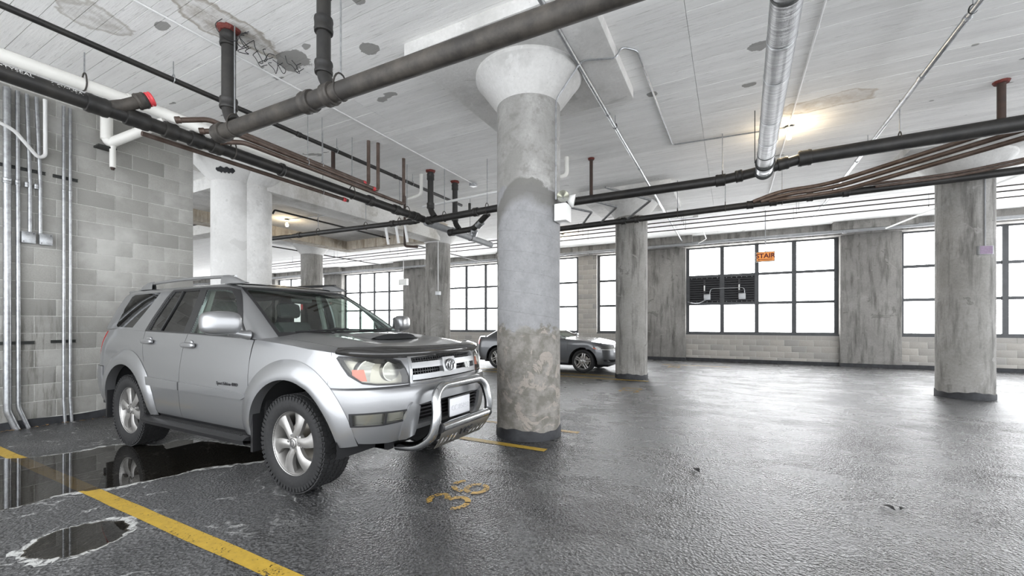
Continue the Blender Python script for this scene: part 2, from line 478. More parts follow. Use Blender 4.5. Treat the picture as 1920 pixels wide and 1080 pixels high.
    def glass(name, tint, ior=1.5, rough=0.0, haze=None):
        t = NT(name)
        tr = t.n('ShaderNodeBsdfTransparent'); tr.inputs[0].default_value = (*tint, 1)
        gl = t.n('ShaderNodeBsdfGlossy'); gl.inputs['Roughness'].default_value = rough; gl.inputs[0].default_value = (1,1,1,1)
        fr = t.n('ShaderNodeFresnel')
        t.set(fr.inputs[0], t.fmix(t.n('ShaderNodeNewGeometry').outputs['Backfacing'], ior, 1/ior))
        mx = t.n('ShaderNodeMixShader')
        t.t.links.new(fr.outputs[0], mx.inputs[0]); t.t.links.new(tr.outputs[0], mx.inputs[1]); t.t.links.new(gl.outputs[0], mx.inputs[2])
        t.t.links.new(mx.outputs[0], t.out.inputs[0])
        return t.m
    M['glass'] = glass('green_tinted_glass', (.74,.84,.79))
    M['glass_dark'] = glass('privacy_glass', (.09,.09,.088))
    M['water'] = glass('still_dark_water', (.36,.34,.31), 1.40, .010)
    M['lens'] = glass('clear_lens', (.92,.92,.88))
build_materials()
# ================================================================== THE SETTING
X0R, X1R, Y0R, Y1R = -44.0, 11.0, -2.6, 17.2
floor = obj('floor', MB().box(X0R, X1R, Y0R, Y1R, -.25, 0), M['floor'], smooth=0)
tag(floor, 'dark wet asphalt floor with glossy worn patches', 'floor', kind='structure')

ceil = thing('ceiling', 'whitewashed board-marked concrete ceiling', 'ceiling', (0,0,CEIL), kind='structure')
slab = obj('slab', MB().box(X0R, X1R, Y0R, Y1R, .022, .35), M['slab'], ceil, smooth=0)
# board strips: each strip of the formwork print is a piece of its own
segs = [(-44,-20.2),(-20.2,-8.2),(-8.2,-4.68),(-4.68,-.4),(-.4,4.6),(4.6,11)]
rows = []; y = Y0R
while y < Y1R-.05:
    w = random.choice((.12,.14,.15,.16,.19)); rows.append((y, min(y+w, Y1R))); y += w
near, far = [], MB()
for (a, b) in rows:
    for (c, d) in segs:
        off = random.uniform(-.4, .4) if c > -19 else 0
        zz = random.uniform(-.003, .0)
        bx = (c+.002, d-.002, a+.0025, b-.0025, zz, .024)
        cy = (a+b)/2
        if 1.2 < cy < 11.6 and -8.3 < c < 5: near.append(bx)
        else: far.box(*bx)
near.sort(key=lambda q: (q[2]-3)**2*.5 + ((q[0]+q[1])/2+2)**2*.2)
for q in near[300:]: far.box(*q)
for q in near[:300]:
    obj('board_strip', MB().box(*q), M['board'], ceil, smooth=0, fixn=False)
o = obj('board_strip_field', far, M['board'], ceil, smooth=0, fixn=False); o['kind'] = 'stuff'

# ---- columns
def column(x, y, mat, capmat, label, r=.385, panel=True, zc=3.97, ztop=4.345, double=False):
    t = thing('column', label, 'column', (x, y, 0), kind='structure')
    obj('shaft', MB().lathe([(r+.004,.0),(r,.12),(r,zc)], n=48), mat, t)
    obj('capital', MB().lathe([(r,zc-.002),(r+.03,zc+.03),(.62,ztop-.07),(.645,ztop-.045),(.645,ztop),(0,ztop)], n=48), capmat, t)
    band = MB().lathe([(0,.001),(r+.012,.001),(r+.012,.105),(r+.006,.115),(r,.116)], n=48)
    for i, p in enumerate(band.v):
        if p[2] > .1: band.v[i] = (p[0], p[1], p[2] + .018*math.sin(3*math.atan2(p[1],p[0])) + .008*math.sin(11*math.atan2(p[1],p[0])))
    obj('base_band', band, M['band'], t)
    if panel:
        obj('drop_panel', MB().bbox(-1.05,1.05,-1.05,1.05,ztop,CEIL+.01,.012), capmat, t)
    return t
CX, CY = (-2.2, 3.8), (4.65, 10.65)
c1 = column(-2.2, 4.65, M['col1'], M['cap'], 'big round column with patched peeling concrete beside the silver car')
column(-2.2, 10.65, M['conc'], M['cap'], 'round grey concrete column in front of the dark sedan bonnet')
c3 = column(3.8, 10.65, M['conc'], M['cap'], 'round grey column on the right with a small purple sign')
c4 = column(-8.2, 10.65, M['conc'], M['cap'], 'round column behind the silver car with a small grey box', zc=3.85, ztop=4.2, panel=False)
column(-14.2, 10.65, M['conc'], M['cap'], 'farthest round column, seen above the silver car roof')
# white double column at the end of the block wall
t = thing('column', 'white painted double column beside the end of the block wall', 'column', (-8.3, 4.55, 0), kind='structure')
def half(dx, dy, r, R2, nm, m, zt):
    obj(nm, MB().lathe([(r,0),(r,3.95)], (dx,dy,0), n=40), m, t)
    obj(nm+'_capital', MB().lathe([(r,3.948),(r+.03,3.98),(R2,zt-.08),(R2+.02,zt-.05),(R2+.02,zt),(0,zt)], (dx,dy,0), n=40), m, t)
half(0, 0, .345, .61, 'shaft', M['white_conc'], 4.34)
half(.16, .30, .30, .50, 'rear_shaft', M['cap'], 4.30)
pat = MB()
n = 44
def capsurf(a, zq, e=.006):
    rr = .375 + (zq-3.98)/(4.26-3.98)*(.61-.375) + e
    return (rr*math.cos(a), rr*math.sin(a), zq)
pts = []
for i in range(n+1):
    a = -1.08+.66*i/n; en = 1-(abs(i-n/2)/(n/2))**6
    pts.append((capsurf(a, 4.08-(.040+.008*math.sin(i*.7)+.006*math.sin(i*1.9))*en), capsurf(a, 4.08+(.038+.009*math.sin(i*.5+1)+.005*math.sin(i*2.3))*en)))
for i in range(n): pat.add([pts[i][0], pts[i+1][0], pts[i+1][1], pts[i][1]], [(0,1,2,3)])
obj('repair_patch', pat, M['band'], t)
obj('drop_panel', MB().bbox(-1.0,1.1,-1.0,1.1,4.34,CEIL+.01,.012), M['beam'], t)

# ---- beams around the opening in the left bay
def beam(label, b, m, lab2=None):
    o = obj('trim_beam', MB().bbox(*b, .015), m); tag(o, label, 'beam', kind='structure'); return o
beam('whitewashed beam running from the white column to the far column', (-8.45,-7.85,4.75,10.3,3.88,CEIL+.01), M['beam'])
beam('brown stained beam edge behind the bare bulb', (-12.3,-7.9,10.3,10.75,3.93,CEIL+.01), M['brown_beam'])
beam('brown stained beam on the left of the bare bulb', (-12.4,-11.9,5.0,10.72,3.932,CEIL+.011), M['brown_beam'])
beam('pale beam seen between block wall and white column', (-20,-12.41,6.6,7.0,3.95,CEIL+.01), M['beam'])
beam('pale concrete lintel beam above the windows', (-38.2,X1R,16.35,17.1,4.12,CEIL+.012), M['conc_pil'])

lo = obj('lowered_slab', MB().box(-11.95,-8.4,4.9,10.4,4.22-CEIL,.02), M['cap'], ceil, smooth=0)
# ---- block wall on the left
wl = thing('wall_left', 'grey concrete block wall with conduits behind the silver car', 'wall', (WALL_X, 0, 0), kind='structure')
YE = 3.79; BH, BL = .2245, .406
obj('mortar_core', MB().box(-.20,-.006,-1.9,YE-.004,0,CEIL), M['mortar'], wl, smooth=0)
def blockmesh(l, dep=.10, h=BH, g=.0045):
    mb = MB().bbox(0,dep,g,l-g,g,h-g,.004); return mb.mesh('block', 30)
full, hlf = blockmesh(BL), blockmesh(BL/2)
for m in (full, hlf): m.materials.append(M['block'])
r = 0; z = .10
nblk = 0
while z + BH < CEIL + .1:
    y = YE
    if r % 2:
        o = link(bpy.data.objects.new('block', hlf), wl); o.location = (-.1, y-BL/2, z); y -= BL/2
    while y - BL > -1.95:
        if nblk < 285:
            o = link(bpy.data.objects.new('block', full), wl); o.location = (-.1 + random.uniform(-.0015,.0015), y-BL, z); nblk += 1
        y -= BL
    z += BH; r += 1
obj('wall_end', MB().box(-.20,-.002,YE-.006,YE,0,CEIL), M['block'], wl, smooth=0)
bb = MB(); ys = [-1.9 + i*.08 for i in range(int((YE+1.9)/.08)+1)] + [YE]
tp = [.108 + .014*math.sin(k*2.1) + .008*math.sin(k*7.3) for k in ys]
for i in range(len(ys)-1):
    a, b = ys[i], ys[i+1]
    bb.add([(.004,a,0),(.004,b,0),(.004,b,tp[i+1]),(.004,a,tp[i]),(-.01,a,tp[i]),(-.01,b,tp[i+1])], [(0,1,2,3),(3,2,5,4)])
o = obj('baseboard_left', bb, M['band'], wl)
# far side of the garage on the left
o = obj('wall_side', MB().box(-44.2,-38.2,-7,17.2,0,CEIL), M['block_far'], smooth=0)
tag(o, 'plain concrete wall closing the far left end', 'wall', kind='structure')

# ---- window wall
wb = thing('wall_back', 'far wall of grey pilasters and block sills below tall windows', 'wall', (0, WIN_Y, 0), kind='structure')
ffull = MB().bbox(0,BL-.008,0,.12,0,.192,.006).mesh('block', 30); ffull.materials.append(M['block_far'])
fhalf = MB().bbox(0,BL/2-.008,0,.12,0,.192,.006).mesh('block', 30); fhalf.materials.append(M['block_far'])
SILL, HEAD = 1.0, 4.12
def blocks(x0, x1, z0, z1, yy, real=True):
    obj('mortar_core', MB().box(x0, x1, yy+.006, yy+.2, z0, z1), M['mortar'], wb, smooth=0)
    z = z0; r = 0
    st = MB()
    while z < z1-.05:
        hh = min(.2, z1-z)
        x = x0 - (BL/2 if r % 2 else 0)
        while x < x1-.02:
            a, b = max(x, x0), min(x+BL, x1)
            if real and b-a > .3 and hh > .18:
                o = link(bpy.data.objects.new('block', ffull), wb); o.location = (a+.004, yy, z+.004); o.scale = ((b-a)/BL, 1, 1)
            elif real and hh > .18 and b-a > .05:
                o = link(bpy.data.objects.new('block', fhalf), wb); o.location = (a+.004, yy, z+.004); o.scale = ((b-a)/(BL/2), 1, 1)
            else: st.box(a+.004, b-.004, yy, yy+.1, z+.004, z+hh-.004)
            x += BL
        z += .2; r += 1
    if st.v: o = obj('block_course_field', st, M['block_far'], wb, smooth=0); o['kind'] = 'stuff'
def pilaster(cx, w=1.48):
    obj('pilaster', MB().bbox(cx-w/2, cx+w/2, -.12, .5, 0, 4.3, .015), M['conc_pil'], wb)
    obj('pilaster_head', MB().bbox(cx-w/2-.25, cx+w/2+.25, -.55, .4, 4.22, CEIL+.012, .015), M['conc_pil'], wb)
WN = 0
def window(x0, x1, cols, label, zrows=3, louvres=()):
    global WN
    WN += 1
    t = thing('window_%d' % WN, label, 'window', (0, WIN_Y+.18, 0), kind='structure')
    z0, z1 = SILL, HEAD
    fr = MB(); f = .11
    fr.box(x0, x0+f, -.05, .06, z0, z1).box(x1-f, x1, -.05, .06, z0, z1).box(x0+f, x1-f, -.05, .06, z0, z0+.06).box(x0+f, x1-f, -.05, .06, z1-.05, z1)
    obj('window_frame', fr, M['frame'], t, smooth=0)
    ix0, ix1, iz0, iz1 = x0+f, x1-f, z0+.06, z1-.05
    cw = (ix1-ix0)/cols; rh = (iz1-iz0)/zrows
    for i in range(1, cols):
        xx = ix0+cw*i; mw = .065
        obj('mullion', MB().box(xx-mw, xx+mw, -.05, .06, iz0, iz1), M['frame'], t, smooth=0)
    for j in range(1, zrows):
        zz = iz0+rh*j
        for i in range(cols):
            a = ix0+cw*i+(.065 if i else 0); b = ix0+cw*(i+1)-(.065 if i < cols-1 else 0)
            obj('transom', MB().box(a, b, -.035, .05, zz-.045, zz+.045), M['frame'], t, smooth=0)
    for i in range(cols):
        for j in range(zrows):
            a = ix0+cw*i+(.065 if i else 0); b = ix0+cw*(i+1)-(.065 if i < cols-1 else 0)
            c = iz0+rh*j+(.045 if j else 0); d = iz0+rh*(j+1)-(.045 if j < zrows-1 else 0)
            if (i, j) in louvres: continue
            obj('pane', MB().box(a, b, .01, .02, c, d), M['pane'], t, smooth=0)
    obj('sill', MB().box(x0-.02, x1+.02, -.14, .06, z0-.05, z0), M['frame'], t, smooth=0)
    return t, (ix0, cw, iz0, rh)
for k in range(-5, 3):
    cx = -2.2 + 6*k
    pilaster(cx)
for k in range(-5, 2):
    cx = .8 + 6*k
    lab = {0:'window with two black louvre panels behind the stair sign', 1:'tall twelve-pane window at the right edge behind the right column',
           -2:'window between the patched column and the round column with a grey box', -3:'window right of the bare pilaster, above the silver car bonnet'}.get(k, 'far left window number seen past the white column' if k < -3 else '')
    if k == -1:
        window(cx-2.26, cx-.39, 2, 'two-column window left of the block pier behind the sedan')
        window(cx+.39, cx+2.26, 2, 'two-column window right of the block pier, beside the middle column')
        blocks(cx-.39, cx+.39, SILL-.05, HEAD+.02, .02)
    elif k == 0:
        w3, G3 = window(cx-2.26, cx+2.26, 4, lab, louvres=((0,1),(1,1)))
    else:
        window(cx-2.26, cx+2.26, 4, {1:lab,-2:lab,-3:lab}.get(k, 'distant tall window %s' % ('glimpsed over the silver car roof' if k == -4 else 'glimpsed beside the block wall end')))
    blocks(cx-2.26, cx+2.26, .0, SILL-.05, .02, real=(k >= -2))
    obj('baseboard_back', MB().box(cx-2.26, cx+2.26, -.0, .02, 0, .11), M['band'], wb, smooth=0)
for k in range(-5, 3):
    obj('baseboard_back', MB().box(-2.2+6*k-.745, -2.2+6*k+.745, -.128, -.1, 0, .11), M['band'], wb, smooth=0)
# louvre panels in the window
for i in (0, 1):
    a = G3[0]+G3[1]*i+(.065 if i else 0); b = G3[0]+G3[1]*(i+1)-.065; c = G3[2]+G3[3]+.045; d = G3[2]+G3[3]*2-.045
    pn = thing('louvre_panel', ('left' if i == 0 else 'right') + ' of two black louvre panels with a small control box in the window', 'louvre', ((a+b)/2, WIN_Y+.18, c))
    w, h = (b-a)/2, d-c
    obj('back_plate', MB().box(-w, w, .0, .02, 0, h), M['louvre'], pn, smooth=0)
    for q in range(11):
        zz = h*(q+.5)/11
        obj('louvre_slat', MB().cbox((0,-.02,zz), (2*w-.05,.055,.012), Matrix.Rotation(math.radians(38),3,'X')), M['louvre'], pn, smooth=0)
    obj('actuator_rail', MB().box(-.03,.03,-.06,-.04,.18,h-.08), M['black'], pn, smooth=0)
    obj('actuator', MB().bbox(-.022,.022,-.09,-.06,.42,.62,.006), M['cond_white'], pn)
    obj('control_box', MB().bbox(-.02,.20,-.12,-.05,.10,.30,.01), M['box'], pn)
    for q in range(6):
        obj('rivet', MB().lathe([(0,-.052),(.012,-.05),(.012,-.04)], (-w+.08+q*(2*w-.16)/5,0,h-.03), 'Y', 8), M['box'], pn)
        obj('rivet', MB().lathe([(0,-.052),(.012,-.05),(.012,-.04)], (-w+.08+q*(2*w-.16)/5,0,.03), 'Y', 8), M['box'], pn)
    if i == 0: lv0 = ((a+b)/2, c)
    else: lv1 = ((a+b)/2, c)
o = obj('control_conduit', MB().tube(fillet([(lv0[0]+.17,16.69,lv0[1]+.29),(lv0[0]+.2,16.69,lv0[1]+.5),(lv1[0]+.16,16.69,lv1[1]+.5),(lv1[0]+.17,16.69,lv1[1]+.29)],.12),.014,8), M['galv'])
tag(o, 'thin looped conduit joining the two louvre control boxes', 'conduit')
o = obj('control_cable', MB().tube(fillet([(lv0[0]+.05,16.68,lv0[1]+.1),(lv0[0]-.2,16.66,lv0[1]-.03),(-1.4,16.62,lv0[1]+.03)],.15),.014,8), M['galv'])
tag(o, 'thin cable from the left louvre box to the pilaster', 'cable')

# ================================================================== FLOOR MARKS
def flat(name, polys, mat, label, cat, z=.003, group=None):
    mb = MB()
    for p in polys: mb.add([(x, y, z) for x, y in p], [tuple(range(len(p)))])
    o = obj(name, mb, mat, smooth=0, fixn=False)
    return tag(o, label, cat, group)
def line(x0, x1, yc, w, label, mat='yellow', n=30, jit=.004):
    top = [(x0+(x1-x0)*i/n, yc+w/2+random.uniform(-jit,jit)) for i in range(n+1)]
    bot = [(x0+(x1-x0)*i/n, yc-w/2+random.uniform(-jit,jit)) for i in range(n+1)]
    return flat('parking_line', [[bot[i], bot[i+1], top[i+1], top[i]] for i in range(n)], M[mat], label, 'parking line')
line(-8.0, -.6, 1.415, .105, 'long yellow parking line in the foreground crossing the puddle')
line(-8.0, -1.74, 4.10, .10, 'yellow line under the silver car ending at the patched column')
line(-8.0, -1.66, 4.95, .09, 'yellow line just behind the patched column', 'yellow_worn')
line(-8.0, -1.7, 10.12, .10, 'yellow line ending in front of the middle column')
line(-8.0, -2.5, 10.72, .09, 'yellow line beside the sedan tyres')
line(-2.0, 0, 14.6, .09, 'faded yellow line by the far pilaster', 'yellow_worn')
def arc_band(cx, cy, rx, ry, w, a0, a1, n=14):
    out = []
    for i in range(n):
        q = []
        for a, k in ((a0+(a1-a0)*i/n, 1), (a0+(a1-a0)*(i+1)/n, 1), (a0+(a1-a0)*(i+1)/n, -1), (a0+(a1-a0)*i/n, -1)):
            a = math.radians(a)
            q.append((cx+(rx+k*w/2)*math.cos(a), cy+(ry+k*w/2)*math.sin(a)))
        out.append(q)
    return out
def three(ox): return [arc_band(ox+.11,.25,.085,.062,.045,165,75), arc_band(ox+.11,.25,.085,.062,.045,68,-70), arc_band(ox+.11,.085,.10,.082,.045,80,-60), arc_band(ox+.11,.085,.10,.082,.045,-72,-165)]
def six(ox): return [arc_band(ox+.11,.095,.09,.08,.045,10,170), arc_band(ox+.11,.095,.09,.08,.045,185,355), arc_band(ox+.13,.17,.12,.14,.045,182,120), arc_band(ox+.13,.17,.11,.14,.045,100,45)]
def number(strokes, x, y, label, mat='yellow_worn', k=1.0):
    # digit x runs along +Y, digit y runs along -X; each stencil stroke is a part
    t = thing('bay_number', label, 'bay number', (x, y, 0))
    for st in strokes:
        mb = MB()
        for p in st: mb.add([(-v*k, u*k, .0035) for u, v in p], [(0,1,2,3)])
        obj('stroke', mb, M[mat], t, smooth=0)
number(three(0)+six(.30), -1.74, 2.48, 'stencilled yellow number 36 on the floor before the silver car')
number(three(0)+three(.28), -1.62, 8.35, 'small faded number 33 on the floor before the middle column', k=1.15)
number(three(0)+three(.28), -1.4, 13.6, 'faint yellow bay number on the floor by the far pilaster')
# puddles with salt rims
def wobble(pts, n=8, amp=.035, seed=1):
    rnd = random.Random(seed)
    P = [V(p[0], p[1], 0) for p in pts]; out = []
    m = len(P)
    for i in range(m):
        a, b, c, d = P[i-1], P[i], P[(i+1) % m], P[(i+2) % m]
        for k in range(n):
            t = k/n
            q = .5*((2*b)+(c-a)*t+(2*a-5*b+4*c-d)*t*t+(3*b-a-3*c+d)*t**3)
            out.append((q.x+rnd.uniform(-amp,amp)*.35, q.y+rnd.uniform(-amp,amp)*.35))
    return out
def puddle(pts, label, rimlabel, seed, rw=.085):
    w = wobble(pts, seed=seed)
    n = len(w)
    A = sum(w[i-1][0]*w[i][1]-w[i][0]*w[i-1][1] for i in range(n))
    sg = 1 if A > 0 else -1
    flat('puddle', [w], M['water'], label, 'puddle', .0042)
    rnd = random.Random(seed+5)
    inn, out = [], []
    for i in range(n):
        a, b = V(*w[i-1],0), V(*w[(i+1) % n],0)
        t = (b-a).normalized(); nn = V(t.y,-t.x,0)*sg
        k = rw*(.5+rnd.random()*.6)*(.6+.4*math.sin(i*.21+seed))
        inn.append((w[i][0]-nn.x*.01, w[i][1]-nn.y*.01)); out.append((w[i][0]+nn.x*k, w[i][1]+nn.y*k))
    flat('salt_stain', [[inn[i-1], inn[i], out[i], out[i-1]] for i in range(n)], M['salt'], rimlabel, 'salt stain', .0024)
P1 = [(-7.2,1.0),(-6.4,1.35),(-6.08,1.72),(-6.04,2.0),(-5.93,2.17),(-5.6,2.30),(-5.62,2.5),(-5.3,2.62),(-4.5,2.72),(-4.05,2.6),(-4.22,2.3),(-4.36,2.1),(-4.37,1.9),(-4.43,1.7),(-4.5,1.5),(-4.66,1.3),(-4.62,1.1),(-4.70,.92),(-5.0,.6),(-6.0,.3),(-6.9,.5)]
puddle(P1, 'large still puddle reflecting the rear wheel of the silver car', 'white salt crust rimming the large puddle', 3)
P2 = [(-3.66,.84),(-3.82,.96),(-3.86,1.09),(-3.76,1.24),(-3.6,1.30),(-3.41,1.21),(-3.36,1.09),(-3.40,.94),(-3.51,.865)]
puddle(P2, 'small oval puddle in the lower left foreground', 'white salt crust around the small foreground puddle', 8, .075)
rnd = random.Random(4)
def leaf(x, y, s, label, cat='leaf', nm='dry_leaf', grp=None):
    mb = MB(); n = 7; a = rnd.uniform(0, 6.28)
    for i in range(n):
        u = i/(n-1)
        w = s*.45*math.sin(PI*min(.98, max(.02, u)))
        zc = .006 + .012*math.sin(u*PI)*(s/.05) + rnd.uniform(0,.004)
        for k in (-1, 0, 1):
            xx, yy = (u-.5)*s*1.6, k*w
            mb.v.append((xx*math.cos(a)-yy*math.sin(a), xx*math.sin(a)+yy*math.cos(a), zc+(0 if k else -.004)))
    for i in range(n-1):
        for k in (0, 1): mb.f.append((i*3+k, (i+1)*3+k, (i+1)*3+k+1, i*3+k+1))
    o = obj(nm, mb, M['leaf'] if nm == 'dry_leaf' else M['rubber'], fixn=False); o.location = (x, y, 0)
    return tag(o, label, cat, grp)
for i in range(34):
    leaf(-8.03+abs(rnd.gauss(0,.05)), rnd.uniform(1.5,3.3), rnd.uniform(.02,.04), 'tiny dry brown leaf scrap along the foot of the block wall', grp='leaf scraps by the block wall')
leaf(-.281, 4.17, .07, 'small dark scrap on the open floor right of the patched column', 'scrap', 'floor_scrap')
leaf(1.016, 3.97, .06, 'larger of two dark scraps at the right foreground floor', 'scrap', 'floor_scrap')
leaf(1.10, 3.99, .04, 'smaller of two dark scraps at the right foreground floor', 'scrap', 'floor_scrap')
# ================================================================== PIPES AND FITTINGS
def collar(mb, p, d, r, l, n=18, lip=True):
    d = V(*d).normalized(); p = V(*p)
    prof = [(-l/2-.004, r*.86), (-l/2, r), (-l/2+l*.2, r*1.05 if lip else r), (-l/2+l*.3, r), (l/2-l*.3, r), (l/2-l*.2, r*1.05 if lip else r), (l/2, r), (l/2+.004, r*.86)]
    mb.tube([p+d*a for a, _ in prof], [q for _, q in prof], n)
    return mb
def pipe(name, label, pts, r, mat, bend=.12, n=16, couplings=(), cl=.12, ck=1.22, cmat=None, hang=(), cat='pipe', clamp=None, group=None, caps=()):
    """a run of pipe: tube, couplings, hanger rings and rods as parts"""
    base = V(*pts[0])
    t = thing(name, label, cat, tuple(base), group=group)
    loc = [V(*p)-base for p in pts]
    obj('tube', MB().tube(fillet(loc, bend, 6) if len(loc) > 2 else loc, r, n), mat, t)
    for c in couplings:
        p, d = c[0], c[1]; l = c[2] if len(c) > 2 else cl
        obj('coupling', collar(MB(), V(*p)-base, d, r*ck, l), cmat or mat, t)
    for h in hang:
        p = V(*h[0])-base; d = V(*h[1]).normalized()
        top = CEIL - base.z
        off = h[2] if len(h) > 2 else 0
        b = V(0,0,1)
        ring = [p + (d.cross(b)*math.cos(a)*(r*1.04) + b*(math.sin(a)*(r*1.04) + (r*.9 if math.sin(a) > .3 else 0)*math.sin(a))) for a in [2*PI*k/20 for k in range(20)]]
        rg = obj('hanger_ring', MB().tube(ring, .008 if r > .05 else .006, 6, closed=True), M['iron_dusty'] if clamp is None else clamp, t)
        obj('hanger_rod', MB().tube([p + V(0,0,r*1.9), (p.x, p.y, top)], .007 if r > .05 else .005, 6), M['galv'], t)
    return t

# P1: large drain along X above the car, with two drops from the ceiling
z0, z1 = 3.40, 3.345
pd = pipe('drain_pipe', 'largest dusty iron drain pipe crossing above the silver car', [(-4.93,2.55,3.402),(9.0,2.55,3.23)], .078, M['iron_dusty'],
     couplings=[((-4.86,2.55,3.401),(1,0,0),.13),((-3.44,2.55,3.385),(1,0,0),.12),((-3.16,2.55,3.382),(1,0,0),.10)],
     hang=[((-4.62,2.55,3.398),(1,0,0)),((-3.02,2.55,3.38),(1,0,0))])
base = V(-4.93,2.55,3.402)
def drop(parent, base, x, y, zt, zb, r, mat, sweep=.10, flange=True, ymain=None, side=1):
    pts = [(x,y,zt),(x,y,zb+sweep*1.2),(x+side*sweep*.9,y if ymain is None else ymain,zb)]
    loc = [V(*p)-base for p in pts]
    obj('drop_tube', MB().tube(fillet(loc, sweep*1.5, 7), r, 16), mat, parent)
    obj('coupling', collar(MB(), V(x,y,zb+sweep*2.0)-base, (0,0,1), r*1.25, .11), mat, parent)
    if flange:
        obj('coupling', collar(MB(), V(x,y,zt-.13)-base, (0,0,1), r*1.22, .12), mat, parent)
        fl = MB().lathe([(0,.01),(r*1.25,.01),(r*1.5,.025),(r*1.62,.05),(0,.05)], V(x,y,CEIL-.052)-base, n=20)
        for i, p in enumerate(fl.v): fl.v[i] = (p[0]+random.uniform(-.012,.012), p[1]+random.uniform(-.012,.012), p[2])
        obj('sealant_ring', fl, M['red'], parent)
drop(pd, base, -4.73, 2.55, CEIL, 3.46, .066, M['iron'], .11)
drop(pd, base, -3.24, 2.55, CEIL, 3.44, .060, M['iron'], .10, flange=True)
obj('coupling', collar(MB(), V(-3.24,2.55,4.02)-base, (0,0,1), .078, .13), M['iron'], pd)

# P2: black pipe along Y left of the car with brass-collared branches
BX = -5.65
def bz(y): return 3.545 - .006*(y-1)
pb = pipe('black_drain_pipe', 'long black drain pipe with white lettering running from the top left corner', [(BX,-1.0,bz(-1)),(BX,6.85,bz(6.85))], .073, M['iron'],
     couplings=[((BX,1.80,bz(1.8)),(0,1,0),.17),((BX,2.12,bz(2.1)),(0,1,0),.20),((BX,2.42,bz(2.4)),(0,1,0),.12),((BX,2.68,bz(2.7)),(0,1,0),.13),((BX,2.90,bz(2.9)),(0,1,0),.11),((BX,3.75,bz(3.7)),(0,1,0),.05),((BX,5.4,bz(5.4)),(0,1,0),.12),((BX,6.05,bz(6)),(0,1,0),.14),((BX,6.6,bz(6.6)),(0,1,0),.16)],
     hang=[((BX,3.1,bz(3)),(0,1,0)),((BX,5.0,bz(5)),(0,1,0)),((BX,6.35,bz(6.3)),(0,1,0))])
base = V(BX,-1.0,bz(-1))
wy = [V(BX,1.86,3.545)-base, V(BX+.05,2.0,3.62)-base, V(BX+.11,2.16,3.74)-base]
obj('branch', MB().tube(wy, .06, 16), M['iron_dusty'], pb)
obj('branch_hub', collar(MB(), V(BX+.10,2.12,3.71)-base, (.11,.30,.19), .078, .09), M['iron_dusty'], pb)
obj('branch_cap', collar(MB(), V(BX+.118,2.185,3.755)-base, (.11,.30,.19), .07, .05), M['redcap'], pb)
# white print on the side that faces the car park
mw = basis((0,1,0), (-.5,0,.866), (.866,0,.5), V(BX+.0736*.92, 1.00, bz(1)+.0736*.30)-base)
text_obj('pipe_lettering', 'TYLER•TYSEAL', .055, M['print'], mw, pb, ext=.0015, align='LEFT')
text_obj('pipe_lettering', '6 SV•USA', .055, M['print'], Matrix.Translation((0,.46,-.003)) @ mw, pb, ext=.0015, align='LEFT')
pipe('grey_drain_pipe', 'grey jacketed pipe continuing behind the patched column', [(BX,6.93,3.47),(BX,9.6,3.44)], .075, M['grey_pipe'], couplings=[((BX,7.9,3.46),(0,1,0),.10)], hang=[((BX,8.6,3.452),(0,1,0))])

# copper bundle above the black pipe
def copper(label, pts, r=.030, hang=(), bend=.06, mat='copper', coup=()):
    return pipe('copper_pipe', label, pts, r, M[mat], bend=bend, n=12, couplings=coup, cl=.05, ck=1.25, hang=hang, group='copper pipes over the silver car', clamp=M['galv'])
copper('uppermost copper pipe starting by the white drain and rising at a red tag', [(BX+.05,2.45,3.66),(-5.52,2.75,3.78),(-5.50,3.0,3.765),(-5.50,5.22,3.73),(-5.50,5.22,CEIL)], hang=[((-5.5,4.3,3.75),(0,1,0))], coup=[((BX+.06,2.47,3.67),(.13,.3,.12))])
copper('second copper pipe, just under the uppermost, rising at the brown stub', [(BX+.08,2.68,3.62),(-5.44,2.92,3.70),(-5.42,3.1,3.69),(-5.42,5.36,3.655),(-5.42,5.36,CEIL)], coup=[((BX+.09,2.7,3.63),(.13,.24,.08))], hang=[((-5.42,4.0,3.67),(0,1,0))])
copper('third copper pipe lying against the black drain top', [(BX+.09,2.90,3.58),(-5.42,3.1,3.62),(-5.40,3.3,3.61),(-5.42,6.0,3.58),(-5.50,6.09,3.75),(-5.50,6.09,CEIL)], coup=[((BX+.1,2.92,3.585),(.13,.2,.05))])
copper('lowest copper pipe under the black drain, nearest the block wall', [(-5.88,2.25,3.49),(-5.86,5.1,3.47)], r=.028, hang=[((-5.865,4.6,3.474),(0,1,0))])
for p, l in (((-5.50,5.12,3.732),'a'),((-5.42,5.26,3.657),'b'),((-5.86,5.02,3.4705),'c')):
    o = obj('tag_band', collar(MB(), p, (0,1,0), .034, .05), M['redcap']); tag(o, {'a':'red tag band on the uppermost copper pipe','b':'red tag band on the second copper pipe','c':'red tag band on the lowest copper pipe'}[l], 'tag')
pipe('brown_riser', 'short brown riser standing alone behind the copper pipes', [(-6.33,5.18,3.75),(-6.33,5.18,CEIL)], .035, M['rust'])
